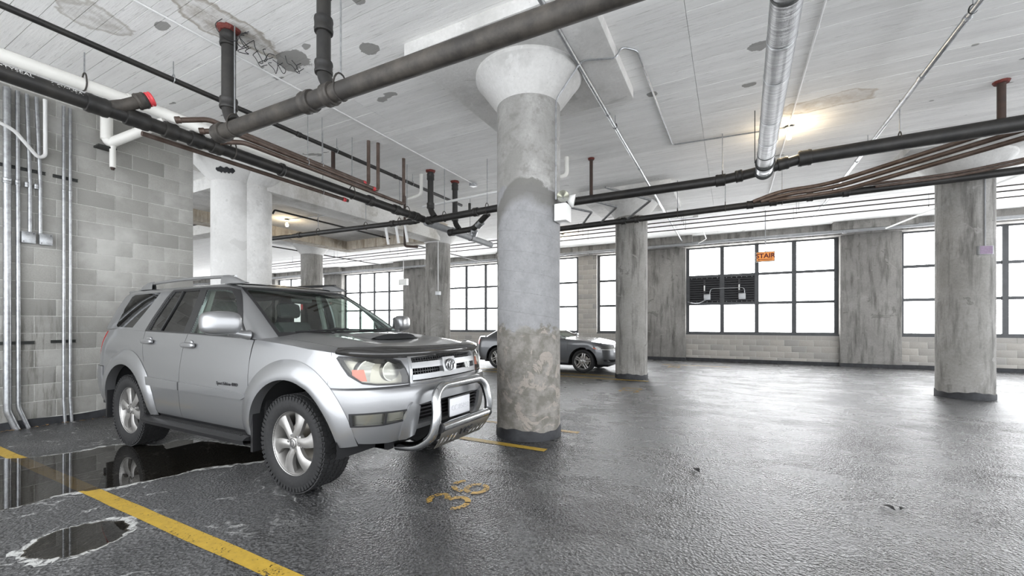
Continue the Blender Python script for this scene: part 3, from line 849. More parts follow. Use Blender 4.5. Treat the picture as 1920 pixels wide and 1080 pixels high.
# white plastic drain behind
pw = pipe('white_drain_pipe', 'thick white plastic drain pipe high along the block wall', [(-6.62,-1.0,4.06),(-6.62,2.72,4.12),(-6.3,3.4,3.96),(-6.05,6.6,3.70)], .068, M['pvc'], bend=.2, couplings=[((-6.62,2.45,4.117),(0,1,0),.14)], cl=.14, ck=1.12,
     hang=[((-6.62,2.0,4.11),(0,1,0))])
t = thing('white_drain_branch', 'white plastic branch with a capped stub hanging on the block wall', 'pipe', (-7.93,2.63,0))
obj('tube', MB().tube([(0,0,4.40),(0,0,3.98)], .068, 16), M['pvc'], t)
obj('elbow', MB().tube(fillet([(0,0,4.05),(0,.02,3.97),(0,.08,3.94)],.05), .070, 14), M['pvc'], t)
obj('arm', MB().tube([(0,.04,3.95),(.60,.45,4.30)], .066, 14), M['pvc'], t)
obj('stub', MB().tube([(.02,.06,3.96),(.02,.06,3.60)], .036, 14), M['pvc'], t)
obj('stub_tip', MB().tube([(.02,.06,3.60),(.02,.06,3.565)], [.03,.018], 12), M['rust'], t)
obj('bracket', MB().box(-.13,.04,-.10,.10,3.86,3.885), M['steel_dark'], t, smooth=0)

# P5 thin dark sprinkler line, P6 thin conduit on the ceiling
pipe('sprinkler_line', 'thin dark sprinkler pipe crossing the ceiling from the top left corner', [(-5.9,-1.0,4.25),(-5.9,8.6,4.27)], .032, M['iron'], n=12, couplings=[((-5.9,4.2,4.26),(0,1,0),.07),((-5.9,6.3,4.265),(0,1,0),.07)],
     hang=[((-5.9,2.56,4.26),(0,1,0)),((-5.9,4.9,4.26),(0,1,0)),((-5.9,6.8,4.265),(0,1,0))], clamp=M['galv'])
pipe('ceiling_conduit', 'thin white conduit fixed to the ceiling left of the drain drops', [(-5.1,-1,4.466),(-5.1,7.86,4.466)], .011, M['cond_white'], n=8, couplings=[((-5.1,3.2,4.466),(0,1,0),.04)], cat='conduit')
o = obj('junction_box', MB().bbox(-5.17,-5.03,7.83,7.97,4.42,4.476,.008), M['box']); tag(o, 'small ceiling junction box at the end of the white conduit', 'junction box')
pipe('white_vent_stub', 'short white plastic elbow hanging from the ceiling behind the copper risers', [(-5.75,6.9,CEIL),(-5.75,6.9,4.05),(-6.1,6.9,4.0)], .035, M['pvc'], bend=.1, n=12)
pipe('sloped_white_pipe', 'pale pipe running level behind the small drain drops', [(-6.2,7.5,4.0),(-3.2,7.5,4.10)], .03, M['cond_white'], n=12)

# P7 cross pipe with drops
pc = pipe('cross_drain_pipe', 'dark iron pipe crossing in front of the bare bulb to the black drain', [(-13.0,6.85,3.63),(-5.78,6.85,3.50)], .055, M['iron'], couplings=[((-9.6,6.85,3.57),(1,0,0)),((-6.5,6.85,3.515),(1,0,0)),((-5.95,6.85,3.505),(1,0,0),.2)],
     hang=[((-8.9,6.85,3.558),(1,0,0)),((-7.3,6.85,3.53),(1,0,0)),((-6.3,6.85,3.51),(1,0,0))])
pe = pipe('branch_drain_pipe', 'dark iron branch pipe with a ceiling drop left of the patched column', [(-5.52,6.83,3.46),(-3.6,6.83,3.52)], .068, M['iron'], couplings=[((-5.47,6.83,3.462),(1,0,0),.12),((-4.35,6.83,3.497),(1,0,0),.10)], hang=[((-4.1,6.83,3.505),(1,0,0)),((-5.1,6.83,3.47),(1,0,0))])
drop(pe, V(-5.52,6.83,3.46), -5.45, 6.83, CEIL, 3.52, .06, M['iron'], .12)
pf = pipe('short_branch_pipe', 'short dark branch pipe with banded couplings beside the patched column', [(-5.55,7.59,3.36),(-4.9,7.59,3.38),(-4.45,7.45,3.62)], .062, M['iron'], bend=.1, couplings=[((-5.48,7.59,3.362),(1,0,0),.12)])
obj('banded_coupling', collar(MB(), V(-4.72,7.55,3.46)-V(-5.55,7.59,3.36), (.45,-.14,.24), .078, .14), M['galv'], pf)
obj('banded_coupling', collar(MB(), V(-4.9,7.6,3.30)-V(-5.55,7.59,3.36), (.2,-.1,.3), .078, .12), M['galv'], pf)
drop(pf, V(-5.55,7.59,3.36), -5.38, 7.59, CEIL, 3.42, .058, M['iron'], .12)
pipe('brown_stub_pipe', 'brown stub pipe with a bend hanging behind the cross pipe', [(-7.1,7.9,CEIL),(-7.1,7.9,3.25),(-6.7,7.9,3.2)], .03, M['rust'], bend=.08, n=10)
pipe('dark_bent_pipe', 'small dark pipe with an upturned end behind the branch drop', [(-6.3,7.9,3.75),(-5.2,7.9,3.78),(-5.2,7.9,4.05)], .03, M['iron'], bend=.1, n=10)
# fluorescent tubes seen past the cross pipe
for i, x in enumerate((-6.75,-6.45,-6.2)):
    o = obj('hanging_tube', MB().tube([(x,6.90,3.47),(x+.03,6.95,3.10)], .028, 10), M['cond_white'])
    tag(o, 'short clear vertical tube below the cross pipe, ' + ('leftmost','middle','rightmost')[i] + ' of three', 'tube', 'clear tubes')

# P10 upper right dark pipe along X
y10 = 7.72
pg = pipe('upper_dark_pipe', 'thick dark pipe on the right passing the foil vent pipe', [(-3.5,y10,3.70),(-.15,y10,3.71),(.30,y10,3.75),(.98,y10,3.87)], .078, M['iron'], bend=.15, couplings=[((-.15,y10,3.71),(1,0,0),.14),((.12,y10,3.735),(1,0,.1),.10),((.72,y10,3.83),(1,0,.15),.14)],
     hang=[((-.12,y10,3.712),(1,0,0)),((2.1,y10,3.885),(1,0,0))])
obj('tube', MB().tube([V(.95,y10,3.868)-V(-3.5,y10,3.70), V(9.5,y10,3.97)-V(-3.5,y10,3.70)], .100, 18), M['iron'], pg)
obj('coupling', collar(MB(), V(1.0,y10,3.868)-V(-3.5,y10,3.70), (1,0,.02), .116, .16), M['iron'], pg)
bs = V(-3.5,y10,3.70)
for x, zb, r in ((-2.34,3.72,.032),(3.10,3.90,.042)):
    obj('drop_tube', MB().tube([V(x,y10,CEIL)-bs, V(x,y10,zb)-bs], r, 12), M['rust'], pg)
    obj('sealant_ring', MB().lathe([(0,0),(r*1.7,0),(r*2,.03),(0,.03)], V(x,y10,CEIL-.035)-bs, n=14), M['red'], pg)
# foil vent pipe
pv = pipe('foil_vent_pipe', 'shiny foil-jacketed vent pipe coming from the top edge', [(.30,1.0,3.71),(.455,7.55,3.70)], .108, M['foil'], n=28, couplings=[], ck=1.06)
bv = V(.30,1.0,3.71); dv = V(.155,6.55,-.01)
for k, l, rr in ((.385,.03,.112),(.47,.02,.111),(.56,.02,.111),(.70,.02,.111),(.80,.02,.111),(.875,.025,.112)):
    obj('jacket_seam', collar(MB(), dv*k, dv, rr, l, 28, False), M['steel_dark'] if rr > .1115 else M['galv'], pv)
obj('band_clamp', collar(MB(), dv*.935, dv, .122, .05, 28), M['steel_dark'], pv)
obj('end_fitting', collar(MB(), dv*.968, dv, .112, .20, 28), M['galv'], pv)
obj('end_clamp', collar(MB(), dv*.995, dv, .125, .05, 28), M['steel_dark'], pv)
obj('hanger_rod', MB().tube([dv*.80+V(0,0,.1), dv*.80+V(0,0,.77)], .008, 6), M['steel_dark'], pv)
obj('hanger_rod', MB().tube([dv*.93+V(-.13,0,0), dv*.93+V(-.13,0,.77)], .006, 6), M['steel_dark'], pv)
# P12 lower right dark pipe
y12 = 9.80
ph = pipe('lower_dark_pipe', 'lower dark pipe on the right carrying the copper lines', [(-4.2,y12,3.70),(-2.0,y12,3.73),(9.5,y12,3.90)], .066, M['iron'], couplings=[((.35,y12,3.765),(1,0,0),.12),((.75,y12,3.77),(1,0,0),.12),((1.35,y12,3.78),(1,0,0),.10),((1.9,y12,3.79),(1,0,0),.10),((-1.9,y12,3.73),(1,0,0),.10),((-2.2,y12,3.727),(1,0,0),.10)],
     hang=[((-1.03,y12,3.745),(1,0,0)),((-.1,y12,3.76),(1,0,0)),((.9,y12,3.77),(1,0,0))])
for i, (dy, dz, l) in enumerate(((-.11,.105,'highest'),(-.155,.02,'middle'),(-.175,-.065,'lowest'))):
    pipe('copper_line', l+' copper line leaving the lower dark pipe towards the right edge', [(.40+.14*i,y12-.085,3.80-.012*i),(.85+.1*i,y12+dy,3.83+dz),(1.60+.1*i,y12+dy,3.85+dz),(3.6+.05*i,8.32+dy*.5,3.98+dz*1.25),(6.2,6.3+dy,4.04+dz*1.25)], .038, M['copper'], bend=.3, n=12, group='copper lines at the right')
for i, (dy, dz, l) in enumerate(((-.075,.075,'upper'),(-.12,.015,'lower'))):
    pipe('copper_line', l+' copper line following the lower dark pipe past the right column', [(2.0+.3*i,y12+dy,3.79+dz),(3.4,y12+dy,3.81+dz),(4.4,9.62+dy,3.90+dz),(7.5,9.2+dy,4.0+dz*1.4)], .024, M['copper'], bend=.3, n=12, group='copper lines at the right')
# three bracket pipes near the column, feeding the lower pipe
for i, (xa, l) in enumerate(((-2.95,'left'),(-2.5,'middle'),(-1.9,'right'))):
    pipe('bent_feed_pipe', l+' of three bent pipes dropping into the lower dark pipe', [(xa-.5+.1*i,9.0-.4*i,4.05),(xa+.10+.15*i,9.45-.1*i,3.93+.02*i),(xa-.25,9.8,3.74)], .026, M['galv'], bend=.03, n=10)

# conduits along Y on the right half
pipe('silver_conduit', 'thick silver conduit from the patched column capital to the far wall', [(-1.54,2.0,4.31),(-1.54,16.2,4.29)], .026, M['galv'], n=12, couplings=[((-1.54,5.9,4.305),(0,1,0),.06),((-1.54,8.2,4.30),(0,1,0),.06)], hang=[((-1.54,6.3,4.305),(0,1,0)),((-1.54,11.9,4.29),(0,1,0))], cat='conduit', clamp=M['steel_dark'])
pipe('silver_conduit', 'thick silver conduit slanting down from the top right of the ceiling', [(2.02,1.5,4.30),(2.02,14.6,4.27)], .028, M['galv'], n=12, couplings=[((2.02,6.7,4.29),(0,1,0),.08),((2.02,9.6,4.28),(0,1,0),.08),((2.02,5.6,4.29),(0,1,0),.05)], hang=[((2.02,5.5,4.295),(0,1,0)),((2.02,8.9,4.285),(0,1,0)),((2.02,11.5,4.28),(0,1,0))], cat='conduit', clamp=M['steel_dark'])
pipe('ceiling_conduit', 'thin white conduit on the ceiling passing the lit bulb to the stair sign', [(.81,2.0,4.466),(.82,13.5,4.466)], .011, M['cond_white'], n=8, couplings=[((.815,5.4,4.466),(0,1,0),.04)], cat='conduit')
pipe('lamp_conduit', 'thin conduit zigzagging over the ceiling from the patched column to the lit bulb', [(-1.79,4.52,2.78),(-1.79,4.52,3.93),(-1.50,4.58,4.335),(-1.14,4.72,4.335),(-1.10,4.75,4.466),(-.945,4.90,4.466),(-.90,7.77,4.466),(.75,7.92,4.466)], .011, M['galv'], bend=.07, n=8, cat='conduit')
pipe('slant_conduit', 'long pale conduit slanting down across the right column', [(6.5,9.0,4.10),(4.57,10.05,3.95),(3.95,15.6,4.08)], .022, M['cond_white'], bend=.3, n=10, cat='conduit')
# far service lines along the window wall
for i, (yy, zz, l) in enumerate(((12.5,4.20,'nearest'),(12.95,4.19,'middle'),(13.5,4.17,'farthest'))):
    pipe('service_line', l+' of three thin service lines parallel to the window wall', [(-24,yy,zz),(9.5,yy,zz+.02)], .016, M['iron_dusty'], n=8, hang=[((x,yy,zz),(1,0,0)) for x in (-18,-15,-12,-9.5,-6.9,-4.2,-1.2,1.5,4.2)], group='thin service lines')
pipe('wall_pipe', 'pale grey pipe running along the wall above the windows', [(-36,16.12,4.17),(9.5,16.12,4.19)], .055, M['grey_pipe'], n=12, couplings=[((x,16.12,4.18),(1,0,0),.10) for x in (-12,-6,-3.0,.6,3.1)])
pipe('dark_sprinkler_branch', 'thin dark sprinkler branch with a down-turned end above the bare bulb', [(-9.9,6.35,4.03),(-9.9,6.4,4.13),(-9.9,16.0,4.13)], .024, M['iron'], bend=.04, n=10, hang=[((-9.9,7.6,4.13),(0,1,0)),((-9.9,10.0,4.13),(0,1,0)),((-9.9,12.5,4.13),(0,1,0))])
pipe('dark_sprinkler_branch', 'thin dark sprinkler branch seen left of the farthest column', [(-14.6,3.0,4.12),(-14.6,14.6,4.12)], .022, M['iron'], n=10, hang=[((-14.6,9.0,4.12),(0,1,0)),((-14.6,12.0,4.12),(0,1,0))])
pipe('dark_sprinkler_branch', 'thin dark pipe glimpsed between block wall and white column', [(-19,6.0,4.0),(-9.5,6.0,4.0)], .03, M['iron'], n=10)

# ---- conduits on the block wall
wx = WALL_X + .05
def vcond(y0, y1, zt, zb, r, label, foot=None, x=wx, bz=None):
    pts = [(x,y0,zt)]
    if bz is not None: pts += [(x,y1,bz)]
    pts += [(x,y1,zb)] if foot is None else [(x,foot,zb)]
    return pipe('wall_conduit', label, pts, r, M['galv'], bend=.05, n=12, cat='conduit', couplings=[((x,y0,(zt*.45+1.2)),(0,0,1),.06)], ck=1.15)
vcond(1.718,1.722,4.3,0,.036,'thickest silver conduit at the left edge of the block wall', foot=1.80, bz=.25)
vcond(1.806,1.814,4.3,0,.022,'silver conduit second from the left on the block wall', foot=1.90, bz=.28)
vcond(1.885,1.912,4.3,2.52,.020,'silver conduit ending at the left junction box', bz=3.2)
vcond(1.968,2.004,4.3,2.51,.020,'silver conduit ending at the right junction box', bz=3.2)
vcond(2.222,2.222,4.3,0,.018,'left of the twin conduits reaching the floor by the car', foot=2.235, bz=.3)
vcond(2.285,2.285,4.3,0,.018,'right of the twin conduits reaching the floor by the car', foot=2.30, bz=.3)
pipe('hook_conduit', 'white conduit hooking up beside the wall conduits', [(wx+.02,2.042,4.3),(wx+.04,2.04,3.55),(wx+.06,1.97,3.50),(wx+.25,1.72,3.72),(wx+.35,1.2,3.86)], .020, M['cond_white'], bend=.07, n=10, cat='conduit')
for y0, y1, z, l in ((1.2,2.06,3.335,'upper left'),(2.13,2.37,3.335,'upper right'),(1.2,1.96,1.10,'lower left'),(2.11,2.35,1.105,'lower right')):
    s = thing('strut_channel', l+' black strut channel holding conduits on the block wall', 'strut', (WALL_X, (y0+y1)/2, z))
    h = (y1-y0)/2
    obj('channel', MB().box(0,.012,-h,h,-.02,.02).box(.012,.026,-h,h,.014,.02).box(.012,.026,-h,h,-.02,-.014), M['steel_dark'], s, smooth=0)
for y0, y1, l in ((1.838,1.955,'left'),(1.995,2.108,'right')):
    b = thing('junction_box', l+' of two grey junction boxes on the block wall', 'junction box', (WALL_X,(y0+y1)/2,2.385))
    h = (y1-y0)/2
    obj('body', MB().bbox(0,.07,-h,h,0,.142,.006), M['box'], b)
    obj('cover', MB().bbox(.068,.078,-h-.004,h+.004,-.003,.145,.004), M['galv'], b)
    for dy in (-1, 1): obj('screw', MB().lathe([(0,.082),(.006,.08),(.006,.076)], (0,dy*(h-.014),.071+dy*.055), 'X', 8), M['steel_dark'], b)

# ---- bulbs
def bulb(x, y, label, w=BULB_W, zc=CEIL):
    t = thing('bulb_lamp', label, 'lamp', (x, y, zc))
    obj('ceiling_box', MB().lathe([(0,0),(.055,0),(.055,-.035),(0,-.035)], n=20), M['steel_dark'], t)
    obj('socket', MB().lathe([(.07,-.03),(.07,-.045),(.03,-.055),(.024,-.10),(0,-.10)], n=20), M['pvc'], t)
    obj('bulb', MB().lathe([(.016,-.095),(.022,-.115),(.034,-.135),(.036,-.18),(.028,-.205),(0,-.213)], n=20), M['bulb'], t)
    L = bpy.data.lights.new('bulb_light', 'POINT'); L.energy = w; L.color = (1,.80,.52); L.shadow_soft_size = .05
    lo = link(bpy.data.objects.new('bulb_light', L), t); lo.location = (0,0,-.27)
bulb(.82, 7.93, 'lit bare bulb beside the foil vent pipe')
bulb(-10.8, 7.33, 'lit bare bulb behind the white column', zc=4.22)
bulb(-5.2, 13.8, 'lit bare bulb behind the patched column')
pipe('lamp_conduit', 'thin conduit joining the bulb behind the white column', [(-10.75,7.33,4.207),(-8.6,7.7,4.207)], .011, M['galv'], n=8, cat='conduit')

# ---- emergency light on the patched column
t = thing('emergency_light', 'white emergency light box with two round heads on the patched column', 'lamp', (-1.735, 4.60, 2.53))
obj('body', MB().bbox(-.075,.075,-.09,.09,0,.20,.012), M['white'], t)
def head(c, d, nm):
    d = V(*d).normalized(); c = V(*c)
    prof = [(-.075,.012),(-.07,.035),(-.045,.058),(-.005,.072),(.0,.074),(.012,.074)]
    h = obj(nm, MB().tube([c+d*a for a, _ in prof], [r for _, r in prof], 24, cap=False), M['white'], t)
    obj('lens', MB().tube([c+d*.004, c+d*.008, c+d*.014], [.070,.06,.02], 24), M['lens'], h)
    obj('reflector', MB().tube([c-d*.03, c-d*.01, c+d*.003], [.015,.045,.069], 24, cap=False), M['reflector'], h)
    obj('neck', MB().tube([c-d*.07, (c.x*.5, c.y*.5, .20)], .014, 8), M['black'], t)
head((.02,-.05,.285), (.3,-1,.05), 'lamp_head')
head((.11,.06,.25), (1,.35,-.25), 'lamp_head')
# ---- stair sign
t = thing('stair_sign', 'hanging lit stair sign with an arrow in front of the far window', 'sign', (.85, 13.5, 3.08))
w, h = .205, .235
obj('sign_box', MB().bbox(-w-.02,w+.02,-.035,.035,-.02,h+.02,.008), M['sign_frame'], t)
obj('face', MB().box(-w,w,-.040,-.036,0,h), M['sign_glow'], t, smooth=0)
m = basis((1,0,0),(0,0,1),(0,-1,0), V(0,-.041,.082))
text_obj('lettering', 'STAIR', .175, M['sign_red'], m, t, ext=.001, off=.005)
obj('arrow', MB().box(-.16,.16,-.043,-.0405,.030,.045).add([(-.195,-.043,.0375),(-.15,-.043,.015),(-.15,-.043,.06)],[(0,1,2)]), M['sign_red'], t, smooth=0)
obj('hanger_rod', MB().tube([(0,0,h+.02),(0,0,CEIL-3.08)], .012, 8), M['galv'], t)
# ---- small boxes
def smallbox(name, c, d, mat, label, cat, cond=None):
    t = thing(name, label, cat, c)
    obj('body', MB().bbox(-d[0]/2,d[0]/2,-d[1]/2,d[1]/2,0,d[2],.008), mat, t)
    if cond: obj('feed_conduit', MB().tube([(0,0,d[2]),(0,0,cond)], .012, 8), M['cond_white'], t)
    return t
a = math.radians(-90+18)
t = thing('column_sign', 'small purple-grey sign box high on the right column', 'sign', (3.8+.40*math.cos(a), 10.65+.40*math.sin(a), 2.55), rz=math.radians(18))
obj('frame', MB().bbox(-.105,.105,-.03,.03,0,.15,.006), M['box'], t)
obj('face', MB().box(-.10,.09,-.034,-.030,.006,.144), M['purple'], t, smooth=0)
obj('feed_conduit', MB().tube([(0,.0,.15),(0,.0,1.42)], .012, 8), M['grey_pipe'], t)
smallbox('outlet_box', (-7.95,10.33,2.22), (.14,.12,.12), M['box'], 'small grey outlet box on the round column behind the car', 'box', 1.7)
smallbox('exit_light_box', (-14.1,15.6,3.22), (.5,.14,.30), M['white'], 'white exit light box in front of the far left window', 'box', 1.262)

pipe('ceiling_conduit', 'thin dark conduit on the ceiling above the white drain pipe', [(-7.3,-1,4.464),(-7.38,3.4,4.464)], .010, M['steel_dark'], n=8, cat='conduit')
t = thing('wire_tangle', 'tangle of thin dark wires hanging from the ceiling beside the iron drop', 'wires', (-4.72,2.95,CEIL))
rw = random.Random(12)
for k in range(11):
    x, y, z = rw.uniform(-.10,.12), rw.uniform(-.30,.30), -.005
    pts = [(x,y,z)]
    for q in range(4):
        x += rw.uniform(-.07,.07); y += rw.uniform(-.12,.14); z = -.03-rw.uniform(0,.22)*(1-abs(q-1.5)/2)
        pts.append((x,y,z))
    pts.append((x+rw.uniform(-.05,.05), y+.06, -.008))
    obj('wire', MB().tube(fillet(pts,.12,5), .004, 5), M['black'], t)

pipe('white_elbow_pipe', 'short white elbow pipe hanging from the ceiling right of the patched column', [(-2.73,7.45,CEIL),(-2.73,7.45,4.13),(-3.1,7.45,4.11)], .04, M['pvc'], bend=.09, n=12)
o = obj('junction_box', MB().bbox(-.97,-.83,13.2,13.34,4.42,4.476,.008), M['white']); tag(o, 'small white ceiling junction box near the far pilaster', 'junction box')
pipe('lamp_conduit', 'thin bent conduit dropping from the white ceiling box to the wall pipe', [(-.90,13.3,4.43),(-.80,14.3,4.36),(-.72,15.4,4.18),(-1.0,16.0,4.16)], .014, M['cond_white'], bend=.1, n=8, cat='conduit')
pipe('ceiling_conduit', 'thin conduit looping between the silver conduit and the white ceiling box', [(-1.5,12.6,4.31),(-1.2,13.0,4.38),(-.90,13.25,4.44)], .010, M['galv'], bend=.1, n=8, cat='conduit')
# ================================================================== VEHICLES
def curve(tab):
    xs = np.array([a for a, _ in tab], float); ys = np.array([b for _, b in tab], float)
    d = np.zeros(len(xs)); s = np.diff(ys)/np.diff(xs)
    d[0], d[-1] = s[0], s[-1]
    for i in range(1, len(xs)-1):
        d[i] = 0 if s[i-1]*s[i] <= 0 else 2*s[i-1]*s[i]/(s[i-1]+s[i])
    def f(x):
        x = min(max(x, xs[0]), xs[-1]); i = min(max(int(np.searchsorted(xs, x))-1, 0), len(xs)-2)
        h = xs[i+1]-xs[i]; t = (x-xs[i])/h
        return float((1+2*t)*(1-t)**2*ys[i] + t*(1-t)**2*h*d[i] + t*t*(3-2*t)*ys[i+1] + t*t*(t-1)*h*d[i+1])
    return f

class Shell:
    """half-outlines stacked over height: q=0 nose centre .. q=1 start of the flank .. +1 round the tail"""
    def __init__(s, W, XF, XR, df, dr, nf, nr, xm=-1.3, barrel=.012, fixed=False):
        s.W, s.XF, s.XR = curve(W), curve(XF), curve(XR)
        s.nf, s.nr, s.xm, s.barrel = nf, nr, xm, barrel
        s.xc = (lambda z: df) if fixed else (lambda z: s.XF(z)-df)
        s.xcr = (lambda z: dr) if fixed else (lambda z: s.XR(z)+dr)
    def w(s, x, z): return s.W(z)*(1-s.barrel*((x-s.xm)/1.7)**2)
    def q1(s, z): return 1+s.xc(z)-s.xcr(z)
    def __call__(s, q, z):
        sg = 1 if q >= 0 else -1; q = abs(q)
        xc, xcr = s.xc(z), s.xcr(z); Q1 = 1+xc-xcr
        if q <= 1:
            a = q*PI/2; e = 2/s.nf
            x = xc+(s.XF(z)-xc)*max(0, math.cos(a))**e; y = s.w(xc, z)*max(0, math.sin(a))**e
        elif q <= Q1: x = xc-(q-1); y = s.w(x, z)
        else:
            a = min(1, q-Q1)*PI/2; e = 2/s.nr
            x = xcr-(xcr-s.XR(z))*max(0, math.sin(a))**e; y = s.w(xcr, z)*max(0, math.cos(a))**e
        return V(x, sg*y, z)
    def qx(s, x, z):
        xc, xcr = s.xc(z), s.xcr(z)
        if x > xc: return math.acos(min(1, ((x-xc)/(s.XF(z)-xc)))**(s.nf/2))/(PI/2)
        if x >= xcr: return 1+xc-x
        return 1+xc-xcr + math.asin(min(1, ((xcr-x)/(xcr-s.XR(z))))**(s.nr/2))/(PI/2)
    def qy(s, y, z):
        return math.copysign(math.asin(min(1, abs(y)/s.w(s.xc(z), z))**(s.nf/2))/(PI/2), y)
    def qyr(s, y, z):
        return s.q1(z) + math.acos(min(1, abs(y)/s.w(s.xcr(z), z))**(s.nr/2))/(PI/2)
    def pts(s, lst):
        """('x',x,z) on the flank, ('y',y,z) on the nose, ('r',y,z) on the tail, ('q',q,z)"""
        o = []
        for it in lst:
            if len(it) == 2: o.append(tuple(it)); continue
            k, a, z = it
            o.append(({'x':s.qx,'y':s.qy,'r':s.qyr,'q':lambda a, z: a}[k](a, z), z))
        return o

def inside(P, X, Y):
    r = np.zeros(len(X), bool); n = len(P); j = n-1
    for i in range(n):
        xi, yi = P[i]; xj, yj = P[j]
        c = ((yi > Y) != (yj > Y)) & (X < (xj-xi)*(Y-yi)/((yj-yi) if abs(yj-yi) > 1e-12 else 1e-12)+xi)
        r ^= c; j = i
    return r
def resample(L, st):
    out = []
    n = len(L)
    for i in range(n):
        a, b = L[i], L[(i+1) % n]
        k = max(1, int(math.ceil(math.hypot(b[0]-a[0], b[1]-a[1])/st)))
        for t in range(k): out.append((a[0]+(b[0]-a[0])*t/k, a[1]+(b[1]-a[1])*t/k))
    return out
def panel_mb(fmap, poly, holes=(), step=.045, off=0.0, thick=.012, flip=1, centre=(-1.4, 0, .8), ny=1):
    loops = [resample(poly, step)] + [resample(h, step) for h in holes]
    pts, edges = [], []
    for L in loops:
        o = len(pts); pts += L; edges += [(o+i, o+(i+1) % len(L)) for i in range(len(L))]
    A = np.array(pts)
    gx = np.arange(A[:,0].min()+step*.5, A[:,0].max(), step); gy = np.arange(A[:,1].min()+step*.5, A[:,1].max(), step)
    if len(gx) and len(gy):
        GX, GY = [k.ravel() for k in np.meshgrid(gx, gy)]
        ok = inside(loops[0], GX, GY)
        for h in loops[1:]: ok &= ~inside(h, GX, GY)
        GX, GY = GX[ok], GY[ok]
        if len(GX):
            d = np.min((GX[:,None]-A[None,:,0])**2+(GY[:,None]-A[None,:,1])**2, axis=1)
            k = d > (step*.45)**2
            pts += list(zip(GX[k].tolist(), GY[k].tolist()))
    vv, _, ff, *_r = delaunay_2d_cdt([V(a, b).to_2d() if False else Vector((a, b)) for a, b in pts], edges, [], 0, 1e-6)
    C = np.array([[sum(vv[i][0] for i in f)/3, sum(vv[i][1] for i in f)/3] for f in ff])
    ok = inside(loops[0], C[:,0], C[:,1])
    for h in loops[1:]: ok &= ~inside(h, C[:,0], C[:,1])
    F = [tuple(f) for f, k in zip(ff, ok) if k]
    e = 1e-3; c0 = V(*centre)
    P3, N3 = [], []
    for a, b in vv:
        p = fmap(a, b)
        du = fmap(a+e, b)-fmap(a-e, b); dv = fmap(a, b+e)-fmap(a, b-e)
        n = du.cross(dv)
        n = n.normalized() if n.length > 1e-12 else V(0,0,1)
        ref = V(0, p.y, (p.z-c0.z)*.4) if abs(p.y) > .45 else p-c0
        if n.dot(ref) < 0: n = -n
        P3.append(p+n*off); N3.append(n)
    used = sorted({i for f in F for i in f}); ix = {k: i for i, k in enumerate(used)}
    P3 = [P3[i] for i in used]; N3 = [N3[i] for i in used]; F = [tuple(ix[i] for i in f) for f in F]
    # orient
    sgn = 0
    for f in F[::max(1, len(F)//20)]:
        n = (P3[f[1]]-P3[f[0]]).cross(P3[f[2]]-P3[f[0]]); sgn += n.dot(N3[f[0]])
    if sgn < 0: F = [f[::-1] for f in F]
    if thick:
        cnt = {}
        for f in F:
            for i in range(3):
                a, b = f[i], f[(i+1) % 3]; cnt[(a, b)] = cnt.get((a, b), 0)+1
        bd = [(a, b) for (a, b) in cnt if (b, a) not in cnt]
        m = {}
        for a, b in bd:
            for k in (a, b):
                if k not in m: m[k] = len(P3); P3.append(P3[k]-N3[k]*thick)
        F += [(b, a, m[a], m[b]) for a, b in bd]
    mb = MB(); mb.v = [tuple(p) for p in P3]; mb.f = F
    return mb
def pan(name, shell, verts, mat, parent, holes=(), sides=(-1, 1), smooth=40, **k):
    """a body panel; sides -1 = right hand side of the car"""
    P = shell.pts(verts) if isinstance(shell, Shell) else verts
    H = [shell.pts(h) if isinstance(shell, Shell) else h for h in holes]
    mb = panel_mb(shell, P, H, **k)
    res = []
    for s in sides:
        m2 = MB(); m2.v = [(a, b*s, c) for a, b, c in mb.v]; m2.f = mb.f if s > 0 else [f[::-1] for f in mb.f]
        res.append(obj(name, m2, mat, parent, smooth, fixn=False))
    return res[0] if len(res) == 1 else res
def both(fn):
    return [fn(-1), fn(1)]
def arc(cx, cz, r, a0, a1, n=16, key='x'):
    return [(key, cx+r*math.cos(math.radians(a0+(a1-a0)*i/n)), cz+r*math.sin(math.radians(a0+(a1-a0)*i/n))) for i in range(n+1)]

